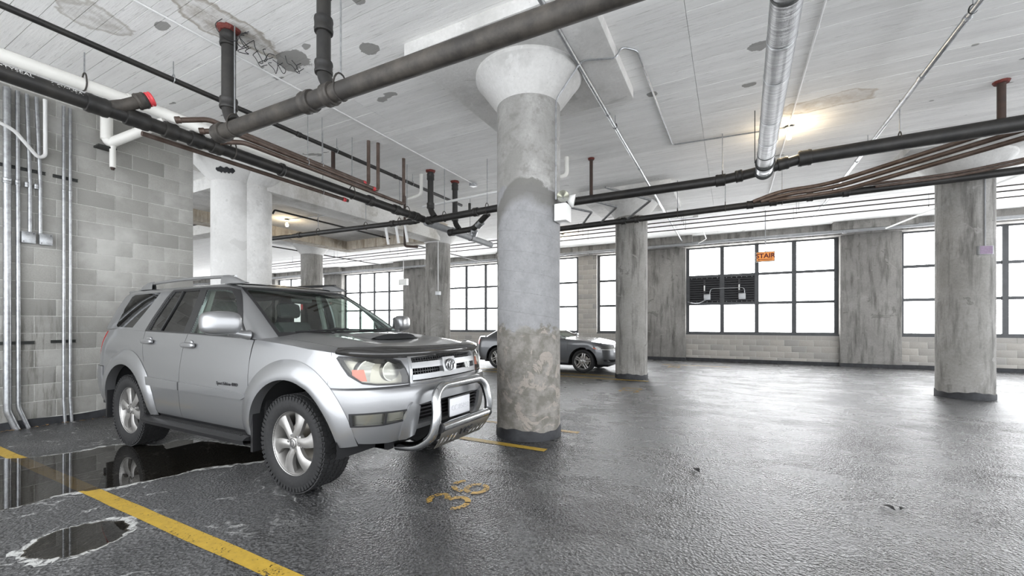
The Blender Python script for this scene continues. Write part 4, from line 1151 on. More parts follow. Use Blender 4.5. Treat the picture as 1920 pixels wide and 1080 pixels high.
def make_wheel(parent, R, wd, rr, style, nm='wheel'):
    """wheel with its outer face towards -y, centred on its axle"""
    w = thing(nm, parent=parent)
    h = wd/2
    prof = [(rr*.98,-h*.80),(rr*1.06,-h*.93),(rr+(R-rr)*.45,-h*1.02),(R-.045,-h*.97),(R-.018,-h*.86),(R-.008,-h*.6),(R-.006,0),(R-.008,h*.6),(R-.018,h*.86),(R-.045,h*.97),(rr+(R-rr)*.45,h*1.02),(rr*1.06,h*.93),(rr*.98,h*.80)]
    tire = obj('tyre', MB().lathe(prof, axis='Y', n=72), M['rubber'], w)
    lug = MB(); nl = 60 if style == 'suv' else 0
    for i in range(nl):
        g = 2*PI*i/nl
        for k, (y0, ww, sh) in enumerate(((-h*.78,.042,0),(-h*.36,.040,.5),(0,.036,.1),(h*.36,.040,.6),(h*.78,.042,.3))):
            gg = g+sh*2*PI/nl
            m = Matrix.Rotation(gg, 3, 'Y') @ Matrix.Rotation(.35*(1 if k % 2 else -1), 3, 'Z')
            c = Matrix.Rotation(gg, 3, 'Y') @ V(0, y0, R-.006)
            lug.cbox(c, (2*PI*R/nl*.82, ww, .009), m)
        m = Matrix.Rotation(g, 3, 'Y')
        lug.cbox(m @ V(0,-h*.955,R-.036), (2*PI*R/nl*.62,.008,.04), m)
    if nl: obj('tread', lug, M['rubber'], tire, smooth=0, fixn=False)
    rim = obj('rim', MB().lathe([(rr*.955,h*.5),(rr*.90,h*.3),(rr*.88,-h*.35),(rr*.93,-h*.62),(rr*.96,-h*.74),(rr*1.0,-h*.84),(rr*1.025,-h*.86),(rr*1.03,-h*.80)], axis='Y', n=64), M['alloy'], w)
    obj('brake_disc', MB().lathe([(0,-h*.05),(rr*.66,-h*.05),(rr*.68,0),(0,0)], axis='Y', n=40), M['steel'], w)
    obj('well_back', MB().lathe([(0,h*.3),(rr*.9,h*.3)], axis='Y', n=32), M['liner'], w)
    n = 6 if style == 'suv' else 5
    def spoke(kw, tw, off):
        sp = MB(); U = [i/10 for i in range(11)]; T = [-1,-.75,-.3,0,.3,.75,1]
        def fn(u, t, back=0):
            r = .045+(rr*.955-.045)*u
            hw = kw*(.034+.014*u+.022*max(0, u-.6)**1.2*2)
            tc = off + tw*math.sin(u*PI*.9)*.03 + tw*.03*u
            dome = .012*(1-t*t)
            yy = -h*.62 - .030*math.sin(u*PI*.5+.35)*(1-.75*u) - dome + (.03 if back else 0)
            return (tc+hw*t, yy, r)
        sp.grid(lambda u, t: fn(u, t), U, T)
        o = len(sp.v)
        sp.grid(lambda u, t: fn(u, t, 1), U, T)
        nv = len(T)
        for i in range(len(U)-1):
            for j in (0, nv-1):
                a, b = i*nv+j, (i+1)*nv+j
                sp.f.append((a, b, b+o, a+o) if j else (b, a, a+o, b+o))
        return sp
    for i in range(n):
        m = Matrix.Rotation(2*PI*i/n+.12, 4, 'Y')
        if style == 'suv': obj('spoke', spoke(1.02, .9, 0).xf(m), M['alloy'], w, 50)
        else:
            for o in (-.030, .030): obj('spoke', spoke(.42, 0, o).xf(m), M['alloy'], w, 50)
    obj('hub', MB().lathe([(0,-h*.86),(.030,-h*.86),(.034,-h*.84),(.036,-h*.78),(.055,-h*.74),(.085,-h*.66),(.09,-h*.45)], axis='Y', n=32), M['alloy'], w)
    obj('hub_badge', MB().tube([(.018*math.cos(a),-h*.862,.024*math.sin(a)) for a in [2*PI*k/20 for k in range(20)]], .0025, 6, closed=True), M['badge'], w)
    for i in range(n):
        a = 2*PI*(i+.5)/n+.12
        obj('lug_nut', MB().lathe([(0,-h*.80),(.010,-h*.79),(.011,-h*.66)], (.064*math.sin(a),0,.064*math.cos(a)), 'Y', 10), M['chrome'], w)
    return w

# ---------------------------------------------------------------- silver SUV (origin: ground under the front axle centre)
SUV = thing('suv', 'silver four-door off-road car with a chrome bull bar beside the puddle', 'car', (-3.09, 3.03, 0))
LB = Shell([(.34,.85),(.40,.875),(.48,.905),(.60,.925),(.75,.937),(.88,.937),(1.0,.928),(1.1,.913),(1.18,.893),(1.27,.862)],
           [(.38,.80),(.46,.86),(.58,.905),(.72,.925),(.82,.918),(.850,.905),(.868,.868),(.95,.862),(1.04,.842),(1.10,.805),(1.16,.73),(1.27,.6)],
           [(.38,-3.68),(.52,-3.80),(.72,-3.86),(.83,-3.85),(.87,-3.80),(1.1,-3.78),(1.27,-3.73)], .22, -3.25, 3.0, 3.6, fixed=True)
GH = Shell([(1.15,.882),(1.20,.873),(1.27,.855),(1.45,.797),(1.62,.735),(1.69,.706),(1.725,.676),(1.745,.63)],
           [(1.15,-.13),(1.25,-.28),(1.50,-.68),(1.66,-.97),(1.72,-1.10),(1.745,-1.22)],
           [(1.15,-3.76),(1.25,-3.73),(1.5,-3.65),(1.69,-3.55),(1.745,-3.46)], .43, .28, 3.2, 4.0)
zs = curve([(-.62,1.215),(-.3,1.195),(0,1.170),(.3,1.142),(.55,1.118),(.7,1.10),(.86,1.085)])
def nose(q):   # shoulder line point at outline position q
    x = .5
    for _ in range(12): x = LB(q, zs(x)).x
    return LB(q, zs(x))
QN = [i/60*2.05 for i in range(61)]
NO = [nose(q) for q in QN]
nx = np.array([p.x for p in NO]); nyv = np.array([p.y for p in NO])
def Yb(x): return float(np.interp(x, nx[::-1], nyv[::-1]))
XN = float(nx[0])
def HD(x, y):
    yb = max(.02, Yb(min(x, XN-.002)))
    e = min(1.0, abs(y)/yb)
    cr = .062*max(0, 1-max(0, (x+.35)/(XN+.35))**5)
    ridge = .012*math.exp(-((abs(y)-.55)/.10)**2)*max(0, 1-max(0, (x-.2)/.6)**2)
    return V(x, y, zs(x)+cr*(1-e**5)+ridge*(1-e**8))
mS = M['silver']
# arches
AF = (0.0, .40, .515); AR = (-2.79, .40, .515)
g = .003
# flank panels -----------------------------------------------------------------
front_arch = [(k, a, max(z, .42)) for k, a, z in arc(0, .40, .53, 178, 4, 20)]
fender = [('x',-.515,.45),('x',-.53,.42)] + front_arch[0:0]
fender = [('x',-.512,.43)] + [p for p in arc(0,.40,.53,176,2,22)] + [('x',.56,.44),('x',.50,.70),('x',.44,.86),('x',.44,zs(.44)),('x',.3,zs(.3)),('x',.0,zs(0)),('x',-.3,zs(-.3)),('x',-.50,zs(-.5)),('x',-.512,1.0)]
pan('front_fender', LB, fender, mS, SUV)
pan('front_door', LB, [('x',-.518,.425),('x',-.518,1.205),('x',-.63,1.212),('x',-1.605,1.243),('x',-1.612,1.0),('x',-1.668,.425)], mS, SUV)
rdoor = [('x',-1.675,.425),('x',-1.618,1.0),('x',-1.611,1.243),('x',-2.50,1.262),('x',-2.46,1.15),('x',-2.36,.95)] + [p for p in arc(-2.79,.40,.60,62,14,8)] + [('x',-2.16,.425)]
pan('rear_door', LB, rdoor, mS, SUV)
rear_arch = arc(-2.79,.40,.53,2,178,22)
rq = [('x',-2.165,.425)] + [p for p in arc(-2.79,.40,.594,14,62,8)] + [('x',-2.366,.95),('x',-2.466,1.15),('x',-2.506,1.262),('x',-3.2,1.285),('r',.80,1.265),('r',.80,.86),('x',-3.34,.86),('x',-3.33,.55),('x',-3.32,.45)] + rear_arch[::-1] + [('x',-2.25,.42)]
pan('rear_quarter', LB, rq, mS, SUV)
pan('rocker', LB, [('x',-.53,.36),('x',-.53,.42),('x',-2.16,.42),('x',-2.2,.36)], M['trim'], SUV, off=-.012)
# flares
def flare(cx, cz, a0, a1, ends, nm, r0=.505, r1=.665):
    for s in (-1, 1):
        mb = MB(); n = 34
        def fn(i, k):
            a = math.radians(a0+(a1-a0)*i/n)
            e = ends(i/n)
            R1 = r0+(r1-r0)*e
            if k == 0: r, o = r0, -.06
            elif k == 1: r, o = r0, .030
            else:
                t = (k-1)/5; r = r0+(R1-r0)*t; o = .034*(1-t**2.2)+.003
            x, z = cx+r*math.cos(a)*1.0, max(.40, cz+r*math.sin(a))
            if x > LB.xc(z): p = LB(LB.qx(x, z), z); nn = V(.35, .94, 0)
            else: p = LB(LB.qx(x, z), z); nn = V(0, 1, 0)
            p = p + nn*o
            return (p.x, p.y*s, p.z)
        mb.grid(fn, list(range(n+1)), list(range(7)))
        if s < 0: mb.f = [f[::-1] for f in mb.f]
        obj(nm, mb, mS, SUV, 50, fixn=True)
flare(0, .40, 3, 186, lambda u: 1 - .25*(abs(u-.5)*2)**4, 'wheel_arch_flare')
flare(-2.79, .40, 0, 182, lambda u: 1 - .3*(abs(u-.5)*2)**4, 'wheel_arch_flare')
# side moulding
pan('side_moulding', LB, [('x',-.60,.70),('x',-.53,.725),('x',-.54,.755),('x',-.75,.765),('x',-1.60,.785),('x',-1.60,.705)], mS, SUV, off=.020, thick=.022)
pan('side_moulding', LB, [('x',-1.625,.705),('x',-1.625,.785),('x',-2.28,.80),('x',-2.26,.715)], mS, SUV, off=.020, thick=.022)
# front bumper -----------------------------------------------------------------
bh = .852
def edge(z): return math.sqrt(.655**2-(z-.4)**2)-.025
right = [('x',edge(z)+.004,z) for z in (.45,.52,.60,.70,.80,bh)]
P = LB.pts(right); P = P + [(0, bh)] + [(-q, z) for q, z in P[::-1]] + [(-LB.qy(.55,.445),.445),(0,.455),(LB.qy(.55,.445),.445)]
P = LB.pts(right) + [(-q, z) for q, z in LB.pts(right)[::-1]] + [(-LB.qy(.62,.43),.43),(-LB.qy(.50,.44),.44),(-LB.qy(.42,.50),.50),(0,.515),(LB.qy(.42,.50),.50),(LB.qy(.50,.44),.44),(LB.qy(.62,.43),.43)]
vent = [(LB.qy(y, z), z) for y, z in ((-.45,.545),(0,.54),(.45,.545),(.47,.70),(.30,.715),(0,.715),(-.30,.715),(-.47,.70))]
def fogpoly(s, gr=0): return [(LB.qy(s*y, z), z) for y, z in ((.545-gr,.602-gr),(.70,.588-gr),(.850+gr,.588-gr),(.862+gr,.678+gr),(.74,.683+gr),(.515-gr,.679+gr))]
pan('front_bumper', LB, P, mS, SUV, holes=[vent, fogpoly(1), fogpoly(-1)], sides=(1,), thick=.05, step=.035)
# raised centre lip of the bumper beside the vent
for s in (-1, 1):
    pan('bumper_horn', LB, [(LB.qy(s*y, z), z) for y, z in ((.43,.47),(.43,.70),(.50,.735),(.535,.70),(.57,.56),(.56,.455),(.50,.45))], mS, SUV, sides=(1,), off=.022, thick=.03, step=.03)
    lensb = pan('fog_lamp', LB, fogpoly(s, .006), M['trim'], SUV, holes=[[(LB.qy(s*y, z), z) for y, z in ((.540,.606),(.684,.594),(.684,.676),(.522,.673))], [(LB.qy(s*y, z), z) for y, z in ((.694,.593),(.846,.593),(.857,.673),(.694,.677))]], sides=(1,), off=.004, thick=.05, step=.03)
    pan('reflector', LB, fogpoly(s, -.004), M['reflector'], lensb, sides=(1,), off=-.04, thick=0, step=.03)
    pan('lens', LB, fogpoly(s, -.006), M['lens'], lensb, sides=(1,), off=-.004, thick=0, step=.03)
    pan('lamp_divider', LB, [(LB.qy(s*y, z), z) for y, z in ((.682,.592),(.696,.592),(.696,.681),(.682,.681))], M['trim'], lensb, sides=(1,), off=.006, thick=.03, step=.03)
    # ribbed inner cell
    for k in range(6):
        zz = .608+.011*k
        pan('lens_rib', LB, [(LB.qy(s*y, z), z) for y, z in ((.56,zz),(.665,zz),(.665,zz+.004),(.56,zz+.004))], M['lamp_inner'], lensb, sides=(1,), off=-.012, thick=0, step=.05)
# lower grille
vg = thing('lower_grille', parent=SUV)
pan('grille_back', LB, [(LB.qy(y, z), z) for y, z in ((-.50,.50),(.50,.50),(.50,.74),(-.50,.74))], M['liner'], vg, sides=(1,), off=-.09, thick=0, step=.06)
for k in range(5):
    zz = .565+.032*k
    pan('grille_slat', LB, [(LB.qy(y, z), z) for y, z in ((-.46,zz),(0,zz),(.46,zz),(.46,zz+.011),(0,zz+.011),(-.46,zz+.011))], M['trim'], vg, sides=(1,), off=-.015, thick=.035, step=.06)
# bumper top ledge
ld = MB()
def lfn(u, t):
    p = LB(u, bh); p2 = LB(u, .868)
    return p.lerp(p2, t) - V(.03*t, 0, 0)
ld.grid(lfn, [(-1+2*i/60)*.93 for i in range(61)], [0,.5,1])
obj('bumper_ledge', ld, mS, SUV, 50)
# nose: strip under the lamps, headlights, grille -------------------------------
def hl(s, e=0):
    pts = [('y',.475-e,.878-e),('y',.60,.880-e),('y',.72,.887-e),('y',.80,.903-e),('x',.60-e,.965-e),('x',.545-e,1.03),('x',.497-e,1.088),('x',.505,1.098+e),('y',.80,1.093+e),('y',.68,1.084+e),('y',.585,1.073+e),('y',.525-e*.5,1.050+e),('y',.495-e,.99),('y',.475-e,.93)]
    return [(q*s, z) for q, z in LB.pts(pts)]
# grille surround & cheek panels
for s in (-1, 1):
    ol = hl(s, .006)
    chk = [(LB.qx(.444, .868)*s, .868), (LB.qx(.444, 1.0)*s, 1.0), (LB.qx(.444, zs(.44))*s, zs(.44))]
    top = []
    for q in (.80,.72,.66,.60,.52,.44,.36):
        p = nose(q); top.append((q*s, p.z-.001))
    inn = [(LB.qy(s*.44,1.085),1.085),(LB.qy(s*.462,1.0),1.0),(LB.qy(s*.462,.868),.868)]
    low = [(LB.qy(s*.70,.868),.868)]
    pan('headlight_surround', LB, chk+top+inn+low, mS, SUV, holes=[ol], sides=(1,), step=.03, thick=.03)
    h = thing('headlight', parent=SUV)
    pan('lens', LB, hl(s), M['lens'], h, sides=(1,), step=.03, thick=0)
    pan('lamp_housing', LB, hl(s, .004), M['lamp_inner'], h, sides=(1,), step=.03, off=-.085, thick=0)
    pan('lamp_rim', LB, hl(s, .006), M['trim'], h, holes=[hl(s, -.006)], sides=(1,), step=.03, off=.001, thick=.085)
    for y, r, xx in ((.715,.078,.64),(.565,.066,.73)):
        c = V(xx, s*y, .975)
        d = V(.97, s*.16, .05).normalized()
        prof = [(-.10,.015),(-.09,.035),(-.06,.056),(-.02,.070),(.0,r),(.006,r+.004),(.006,r+.012),(.0,r+.014),(-.05,r+.014)]
        obj('reflector_bowl', MB().tube([c+d*a for a, _ in prof], [k for _, k in prof], 28, cap=False), M['reflector'], h)
        obj('lamp_bulb', MB().tube([c-d*.09, c-d*.04, c-d*.025], [.012,.012,.006], 12), M['chrome'], h)
    pan('side_marker', LB, [(LB.qy(s*y, z), z) for y, z in ((.775,.915),(.822,.918),(.845,.965),(.842,1.005),(.785,1.005))], M['orange'], h, sides=(1,), step=.03, off=-.02, thick=.03)
gr = thing('front_grille', parent=SUV)
def gp(l): return [(LB.qy(y, z), z) for y, z in l]
pan('grille_back', LB, gp([(-.48,.862),(.48,.862),(.46,1.09),(0,1.10),(-.46,1.09)]), M['liner'], gr, sides=(1,), step=.06, off=-.07, thick=0)
pan('grille_frame', LB, gp([(-.47,.862),(0,.858),(.47,.862),(.455,1.088),(0,1.098),(-.455,1.088)]), M['satin'], gr, holes=[gp([(-.445,.885),(0,.88),(.445,.885),(.43,1.068),(0,1.078),(-.43,1.068)])], sides=(1,), step=.03, off=.010, thick=.06)
for z0, z1 in ((.895,.937),(.985,1.030)):
    pan('grille_bar', LB, gp([(-.45,z0),(0,z0-.004),(.45,z0),(.445,z1),(0,z1),(-.445,z1)]), M['satin'], gr, sides=(1,), step=.03, off=.016, thick=.045)
for z in (.958,1.048,.875):
    pan('mesh_bar', LB, gp([(-.44,z-.003),(0,z-.003),(.44,z-.003),(.44,z+.003),(0,z+.003),(-.44,z+.003)]), M['trim'], gr, sides=(1,), step=.06, off=-.015, thick=.02)
for k in range(-14, 15):
    y = k*.03
    pan('mesh_rib', LB, gp([(y-.003,.937),(y+.003,.937),(y+.003,1.075),(y-.003,1.075)]), M['trim'], gr, sides=(1,), step=.08, off=-.02, thick=.02)
pan('emblem_plate', LB, gp([(-.085,.93),(.085,.93),(.10,.985),(.085,1.045),(-.085,1.045),(-.10,.985)]), M['satin'], gr, sides=(1,), step=.03, off=.030, thick=.05)
em = thing('emblem', parent=SUV); em.location = (LB(0,.985).x+.034, 0, .986)
obj('emblem_base', MB().lathe([(0,.003),(.058,.003),(.062,-.002),(.062,-.01)], axis='X', n=32).xf(Matrix.Diagonal((1,1.0,.84,1))), M['badge'], em)
def ring(cy, cz, ry, rz, r):
    return MB().tube([(.005, cy+ry*math.cos(a), cz+rz*math.sin(a)) for a in [2*PI*k/40 for k in range(40)]], r, 8, closed=True)
obj('outer_oval', ring(0,0,.058,.047,.0055), M['chrome'], em)
obj('upright_oval', ring(0,-.004,.017,.042,.0045), M['chrome'], em)
obj('cross_oval', ring(0,.018,.038,.018,.0045), M['chrome'], em)
p = LB(LB.qy(.30,.955),.955)
text_obj('engine_badge', 'V8', .075, M['white'], basis((-.08,.997,0),(0,0,1),(.997,.08,0), (p.x+.020,.29,.934)), gr, ext=.006, align='CENTER', off=.002)
# bonnet -----------------------------------------------------------------------
def hf(a, b): return HD(a, b)
XC0 = -.42
hood = []
yr = .775
def hedge(x): return min(yr-.0*x, Yb(x)-.11) if x < .45 else max(0, min(yr, Yb(x)-.11))
side = [(x, hedge(x)) for x in (-.52,-.3,0,.25,.45,.58,.66,.715)]
front = [(XN-.075-.03*(y/.5)**2, y) for y in (.55,.4,.2)]
hood = [(-.36,0),(-.39,.3),(-.45,.55)] + side + front
hood = hood + [(XN-.075, 0)] + [(x, -y) for x, y in front[::-1]] + [(x, -y) for x, y in side[::-1]] + [(-.45,-.55),(-.39,-.3)]
pan('bonnet', hf, hood, mS, SUV, sides=(1,), step=.045, thick=.015)
ft = [(x, hedge(x)+.005) for x in (-.52,-.3,0,.25,.45,.58,.66,.715)] + [(XN-.055-.03*(.56/.5)**2,.56),(XN-.055-.03*.64,.4),(XN-.055,.0)]
rim = [(p.x-.0005, p.y*.9995) for p in NO if p.x > -.52]
poly = ft + [(x, y) for x, y in rim]
pan('fender_top', hf, poly, mS, SUV, step=.035, thick=.01)
# scoop
sc = MB()
def sfn(u, t):
    y = (-1+2*u)*.30; prof = max(0, 1-abs(y/.30)**3.2)
    x = -.22+.46*t
    up = .045*prof*math.sin(min(1, t*1.02)*PI/2)
    return HD(x, y)+V(.05*prof*t*t, 0, up+.001)
sc.grid(sfn, [i/24 for i in range(25)], [j/10 for j in range(11)])
obj('bonnet_scoop', sc, mS, SUV, 60)
sm = MB()
def smf(u, t):
    y = (-1+2*u)*.27; prof = max(0, 1-abs(y/.30)**3.2)
    a = HD(.24, y)+V(.05*prof,0,.045*prof+.001); b = HD(.285, y)+V(.05*prof,0,.002)
    return a.lerp(b, t)-V(.02*(1-abs(2*t-1)),0,0)
sm.grid(smf, [i/24 for i in range(25)], [0,.3,.7,1])
obj('scoop_mouth', sm, M['liner'], SUV, 60)
# bug deflector
df = MB()
def dfn(u, t):
    q = (-1+2*u)*.80; p = nose(abs(q)); yy = math.copysign(p.y, q); k = .35+.65*(1-abs(2*u-1)**3)
    out = V(math.cos(q*1.1), math.sin(q*1.1)*.8, 0)
    if t == 0: r = V(p.x, yy, p.z)+out*.012-V(0,0,.018*k)
    elif t == 1: r = V(p.x, yy, p.z)+out*.030+V(0,0,.010)
    elif t == 2: r = V(p.x, yy, p.z)+out*.022+V(0,0,.040*k)
    else:
        b = HD(max(.3, p.x-.07*k), yy*.95); r = b+V(0,0,.034*k+.010)
    return r
df.grid(dfn, [i/50 for i in range(51)], [0,1,2,3])
d0 = len(df.v)
obj('bug_deflector', df, M['deflector'], SUV, 60)
# cowl
cw = MB()
def cfn(u, t):
    y = (-1+2*u)*.80
    a = HD(-.36-.11*(y/.55)**2 if abs(y) < .6 else -.50, y)-V(0,0,.010)
    b = GH(GH.qy(y*.97, 1.245), 1.245)+V(-.005,0,-.005)
    return a.lerp(b, t)
cw.grid(cfn, [i/30 for i in range(31)], [0,1])
obj('cowl', cw, M['trim'], SUV, 60)
for s in (-1, 1):
    a0 = GH(GH.qy(.08 if s < 0 else .62, 1.25), 1.25)
    pts = [GH(GH.qy((-.62 if s < 0 else .05)+.56*k, 1.262+.02*k), 1.262+.02*k)+V(.016,0,.012) for k in (0,.25,.5,.75,1)]
    wp = obj('wiper', MB().tube(pts, .008, 8), M['trim'], SUV)
for y in (-.30, .28): obj('washer_nozzle', MB().ellipsoid(HD(-.25, y)+V(0,0,.008), (.018,.014,.010)), M['trim'], SUV)
# greenhouse -------------------------------------------------------------------
ZB, ZT = 1.205, 1.745
belt = curve([(-3.7,1.285),(-3.2,1.285),(-2.5,1.262),(-1.6,1.243),(-.62,1.212),(-.45,1.205)])
QW = .60
def gx(l): return [('x', x, z) for x, z in l]
wf = gx([(-.70,1.232),(-1.59,1.258),(-1.59,1.688),(-1.30,1.680),(-1.19,1.665),(-1.08,1.60),(-.84,1.36)])
wr = gx([(-1.72,1.262),(-2.46,1.276),(-2.415,1.40),(-2.31,1.60),(-2.255,1.690),(-1.72,1.692)])
wq = gx([(-2.78,1.300),(-3.17,1.305),(-3.215,1.33),(-3.24,1.50),(-3.20,1.655),(-3.13,1.678),(-2.60,1.690),(-2.58,1.67)])
wq = gx([(-2.86,1.302),(-3.26,1.308),(-3.30,1.335),(-3.275,1.52),(-3.22,1.660),(-3.16,1.684),(-2.55,1.694),(-2.57,1.66)])
shell = [('q',QW,1.212)] + gx([(-.62,1.212),(-1.6,1.243),(-2.5,1.262),(-3.2,1.285)]) + [('r',.72,1.285),('r',.66,1.50),('r',.60,1.70),('r',.58,1.744)]
shell += gx([(-3.15,1.744),(-2.4,1.744),(-1.75,1.744)]) + [('q',.98,1.744),('q',QW,1.744)]
pan('cabin_side', GH, shell, mS, SUV, holes=[wf, wr, wq], step=.04, thick=.03)
# black window surrounds
trim_o = gx([(-.64,1.216),(-1.6,1.247),(-2.53,1.266),(-2.47,1.40),(-2.36,1.61),(-2.29,1.712),(-1.6,1.714),(-1.26,1.702),(-1.13,1.672),(-1.02,1.60),(-.78,1.36)])
pan('window_trim', GH, trim_o, M['trim'], SUV, holes=[wf, wr], step=.04, off=.004, thick=.012)
pan('door_glass', GH, wf, M['glass'], SUV, off=-.010, thick=0)
pan('door_glass', GH, wr, M['glass_dark'], SUV, off=-.010, thick=0)
pan('quarter_glass', GH, wq, M['glass_dark'], SUV, off=-.002, thick=0)
pan('glass_divider', GH, gx([(-2.18,1.27),(-2.205,1.27),(-2.075,1.70),(-2.05,1.70)]), M['trim'], SUV, off=.003, thick=.012)
# windscreen
qs = [-QW+2*QW*i/14 for i in range(15)]
ws = [(q, 1.235) for q in qs]+[(QW,1.50)]+[(q, 1.705) for q in qs[::-1]]+[(-QW,1.50)]
wi = [(q*.93, 1.268) for q in qs]+[(q*.93, 1.688) for q in qs[::-1]]
pan('windscreen', GH, [(q*1.0, z) for q, z in ws], M['glass'], SUV, sides=(1,), off=-.004, thick=0)
pan('windscreen_border', GH, ws, M['trim'], SUV, holes=[wi], sides=(1,), off=.003, thick=.01)
hdr = [(q, 1.706) for q in qs]+[(q, 1.744) for q in qs[::-1]]
pan('windscreen_header', GH, hdr, mS, SUV, sides=(1,), step=.03, thick=.02)
# tail
z1 = [GH.qyr(.72,1.285)]
tg = [('r',.72,1.285),('r',.66,1.50),('r',.60,1.70),('r',.58,1.744)]
T = GH.pts(tg)
def tailmap(y, z):
    q = GH.qyr(abs(y), z); p = GH(q, z); return V(p.x, math.copysign(p.y, y) if y else 0, z)
pan('tailgate_glass', tailmap, [(-.72,1.29),(.72,1.29),(.66,1.5),(.60,1.70),(-.60,1.70),(-.66,1.5)], M['glass_dark'], SUV, sides=(1,), thick=0)
pan('tailgate_header', tailmap, [(-.60,1.70),(.60,1.70),(.58,1.744),(-.58,1.744)], mS, SUV, sides=(1,), thick=.01)
def ltail(y, z):
    q = LB.qyr(abs(y), z); p = LB(q, z); return V(p.x, math.copysign(p.y, y) if y else 0, z)
pan('tailgate', ltail, [(-.795,.865),(.795,.865),(.795,1.265),(-.795,1.265)], mS, SUV, sides=(1,), thick=.02)
pan('rear_bumper', LB, [('x',-3.34,.455),('x',-3.345,.855),('r',.80,.855),('r',.4,.855),('r',.02,.855),('r',.02,.455),('r',.5,.455)], mS, SUV, off=.012, thick=.05)
pan('tail_lamp', LB, [('r',.86,.87),('r',.80,.87),('r',.80,1.26),('r',.84,1.26),('r',.862,1.1)], M['red_lens'], SUV, off=.006, thick=.02)
# roof -------------------------------------------------------------------------
qo = [GH.q1(ZT)*i/70 for i in range(71)]+[GH.q1(ZT)+i/20 for i in range(1, 21)]
half_o = [GH(q, ZT) for q in qo]
ro = [(p.x, p.y) for p in half_o] + [(p.x, -p.y) for p in half_o[-2:0:-1]]
def roof(x, y):
    u = min(1, abs(y)/.63); v = (x+2.34)/1.14
    return V(x, y, ZT-.001+.050*(1-u**3.0)*max(0, 1-abs(v)**6))
pan('roof', roof, ro, mS, SUV, sides=(1,), step=.05, thick=0)
for s in (-1, 1):
    rk = thing('roof_rail', parent=SUV)
    def rz(x): return 1.752+.012*(1-((x+2.2)/1.3)**2)
    y = .600*s
    pts = [(x, y*(1-.012*((x+2.2))**2), rz(x)+.055+.016*math.sin((x+3.1)/1.9*PI)) for x in [-3.02+i*(1.72/16) for i in range(17)]]
    rb = MB().tube(pts, .017, 10)
    obj('rail_bar', rb, M['satin'] if s < 0 else M['trim'], rk)
    for x0, x1, dirn in ((-1.10,-1.52,1),(-3.30,-2.95,-1)):
        f = MB()
        def ffn(u, a):
            x = x0+(x1-x0)*u
            hh = .008+.078*math.sin(min(1, u*1.25)*PI/2)**1.4
            w = .022+.012*math.sin(u*PI)
            zb = rz(x)-.02
            return (x, y+w*math.cos(a), zb+max(0, math.sin(a))*hh*1.05+.01)
        f.grid(ffn, [i/12 for i in range(13)], [PI*k/10 for k in range(11)])
        obj('rail_foot', f, mS, rk, 50)
# rear spoiler lip
obj('roof_spoiler', MB().bbox(-3.60,-3.36,-.60,.60,1.722,1.752,.012), mS, SUV)
# door handles
for x, z in ((-1.50,1.140),(-2.33,1.160)):
    for s in (-1, 1):
        p = LB(LB.qx(x, z), z)
        h = obj('door_handle', MB().ellipsoid((x, s*(p.y+.022), z), (.115,.022,.026), .6), mS, SUV, 60)
        obj('handle_cup', MB().ellipsoid((x-.01, s*(p.y-.004), z+.004), (.062,.012,.046), .8), M['satin'], h, 60)
# mirrors
for s in (-1, 1):
    mr = thing('door_mirror', parent=SUV)
    mb = MB().ellipsoid((0,0,0), (.095,.132,.098), .62, 28, 16)
    for i, p in enumerate(mb.v):
        x, y, z = p
        if x < -.03: x = -.03-(x+.03)*-.35
        mb.v[i] = (-.655+x+.10*(y/.145)*.4, s*(1.075+-y), 1.352+z*(1-.18*(-y/.145)*-1 if False else 1))
    obj('mirror_shell', mb, mS, mr, 60)
    obj('mirror_glass', MB().ellipsoid((-.695, s*1.075, 1.352), (.012,.125,.080), .5), M['chrome'], mr, 60)
    obj('mirror_arm', MB().tube([(-.60,s*.865,1.245),(-.62,s*.93,1.255),(-.63,s*1.02,1.275)], [.045,.032,.03], 12), mS, mr, 60)
    pan('mirror_sail', GH, gx([(-.655,1.225),(-.86,1.235),(-.86,1.36),(-.83,1.38)]), M['satin'], mr, sides=(s,), off=.010, thick=.012)
# running boards
for s in (-1, 1):
    rb = thing('running_board', parent=SUV)
    def ys(x): return .985-.05*max(0, (abs(x+1.4)-.75)/.3)**2
    xs_ = [-2.34+i*(1.82/24) for i in range(25)]
    mb = MB()
    mb.grid(lambda x, k: (x, s*((.80, .80, ys(x)-.03, ys(x), ys(x)-.01, .80)[k]), (.405,.392,.388,.365,.330,.330)[k]), xs_, list(range(6)))
    mb.add([(xs_[0], s*a, b) for a, b in ((.80,.392),(ys(xs_[0])-.03,.388),(ys(xs_[0]),.365),(.80,.33))], [(0,1,2,3)])
    mb.add([(xs_[-1], s*a, b) for a, b in ((.80,.392),(ys(xs_[-1])-.03,.388),(ys(xs_[-1]),.365),(.80,.33))], [(0,1,2,3)])
    obj('board', mb, M['trim'], rb, 50)
    for k in range(7):
        y0 = s*(.83+.017*k)
        obj('tread_rib', MB().box(-2.2,-.62,min(y0,y0+s*.006),max(y0,y0+s*.006),.388,.394), M['rubber'], rb, smooth=0)
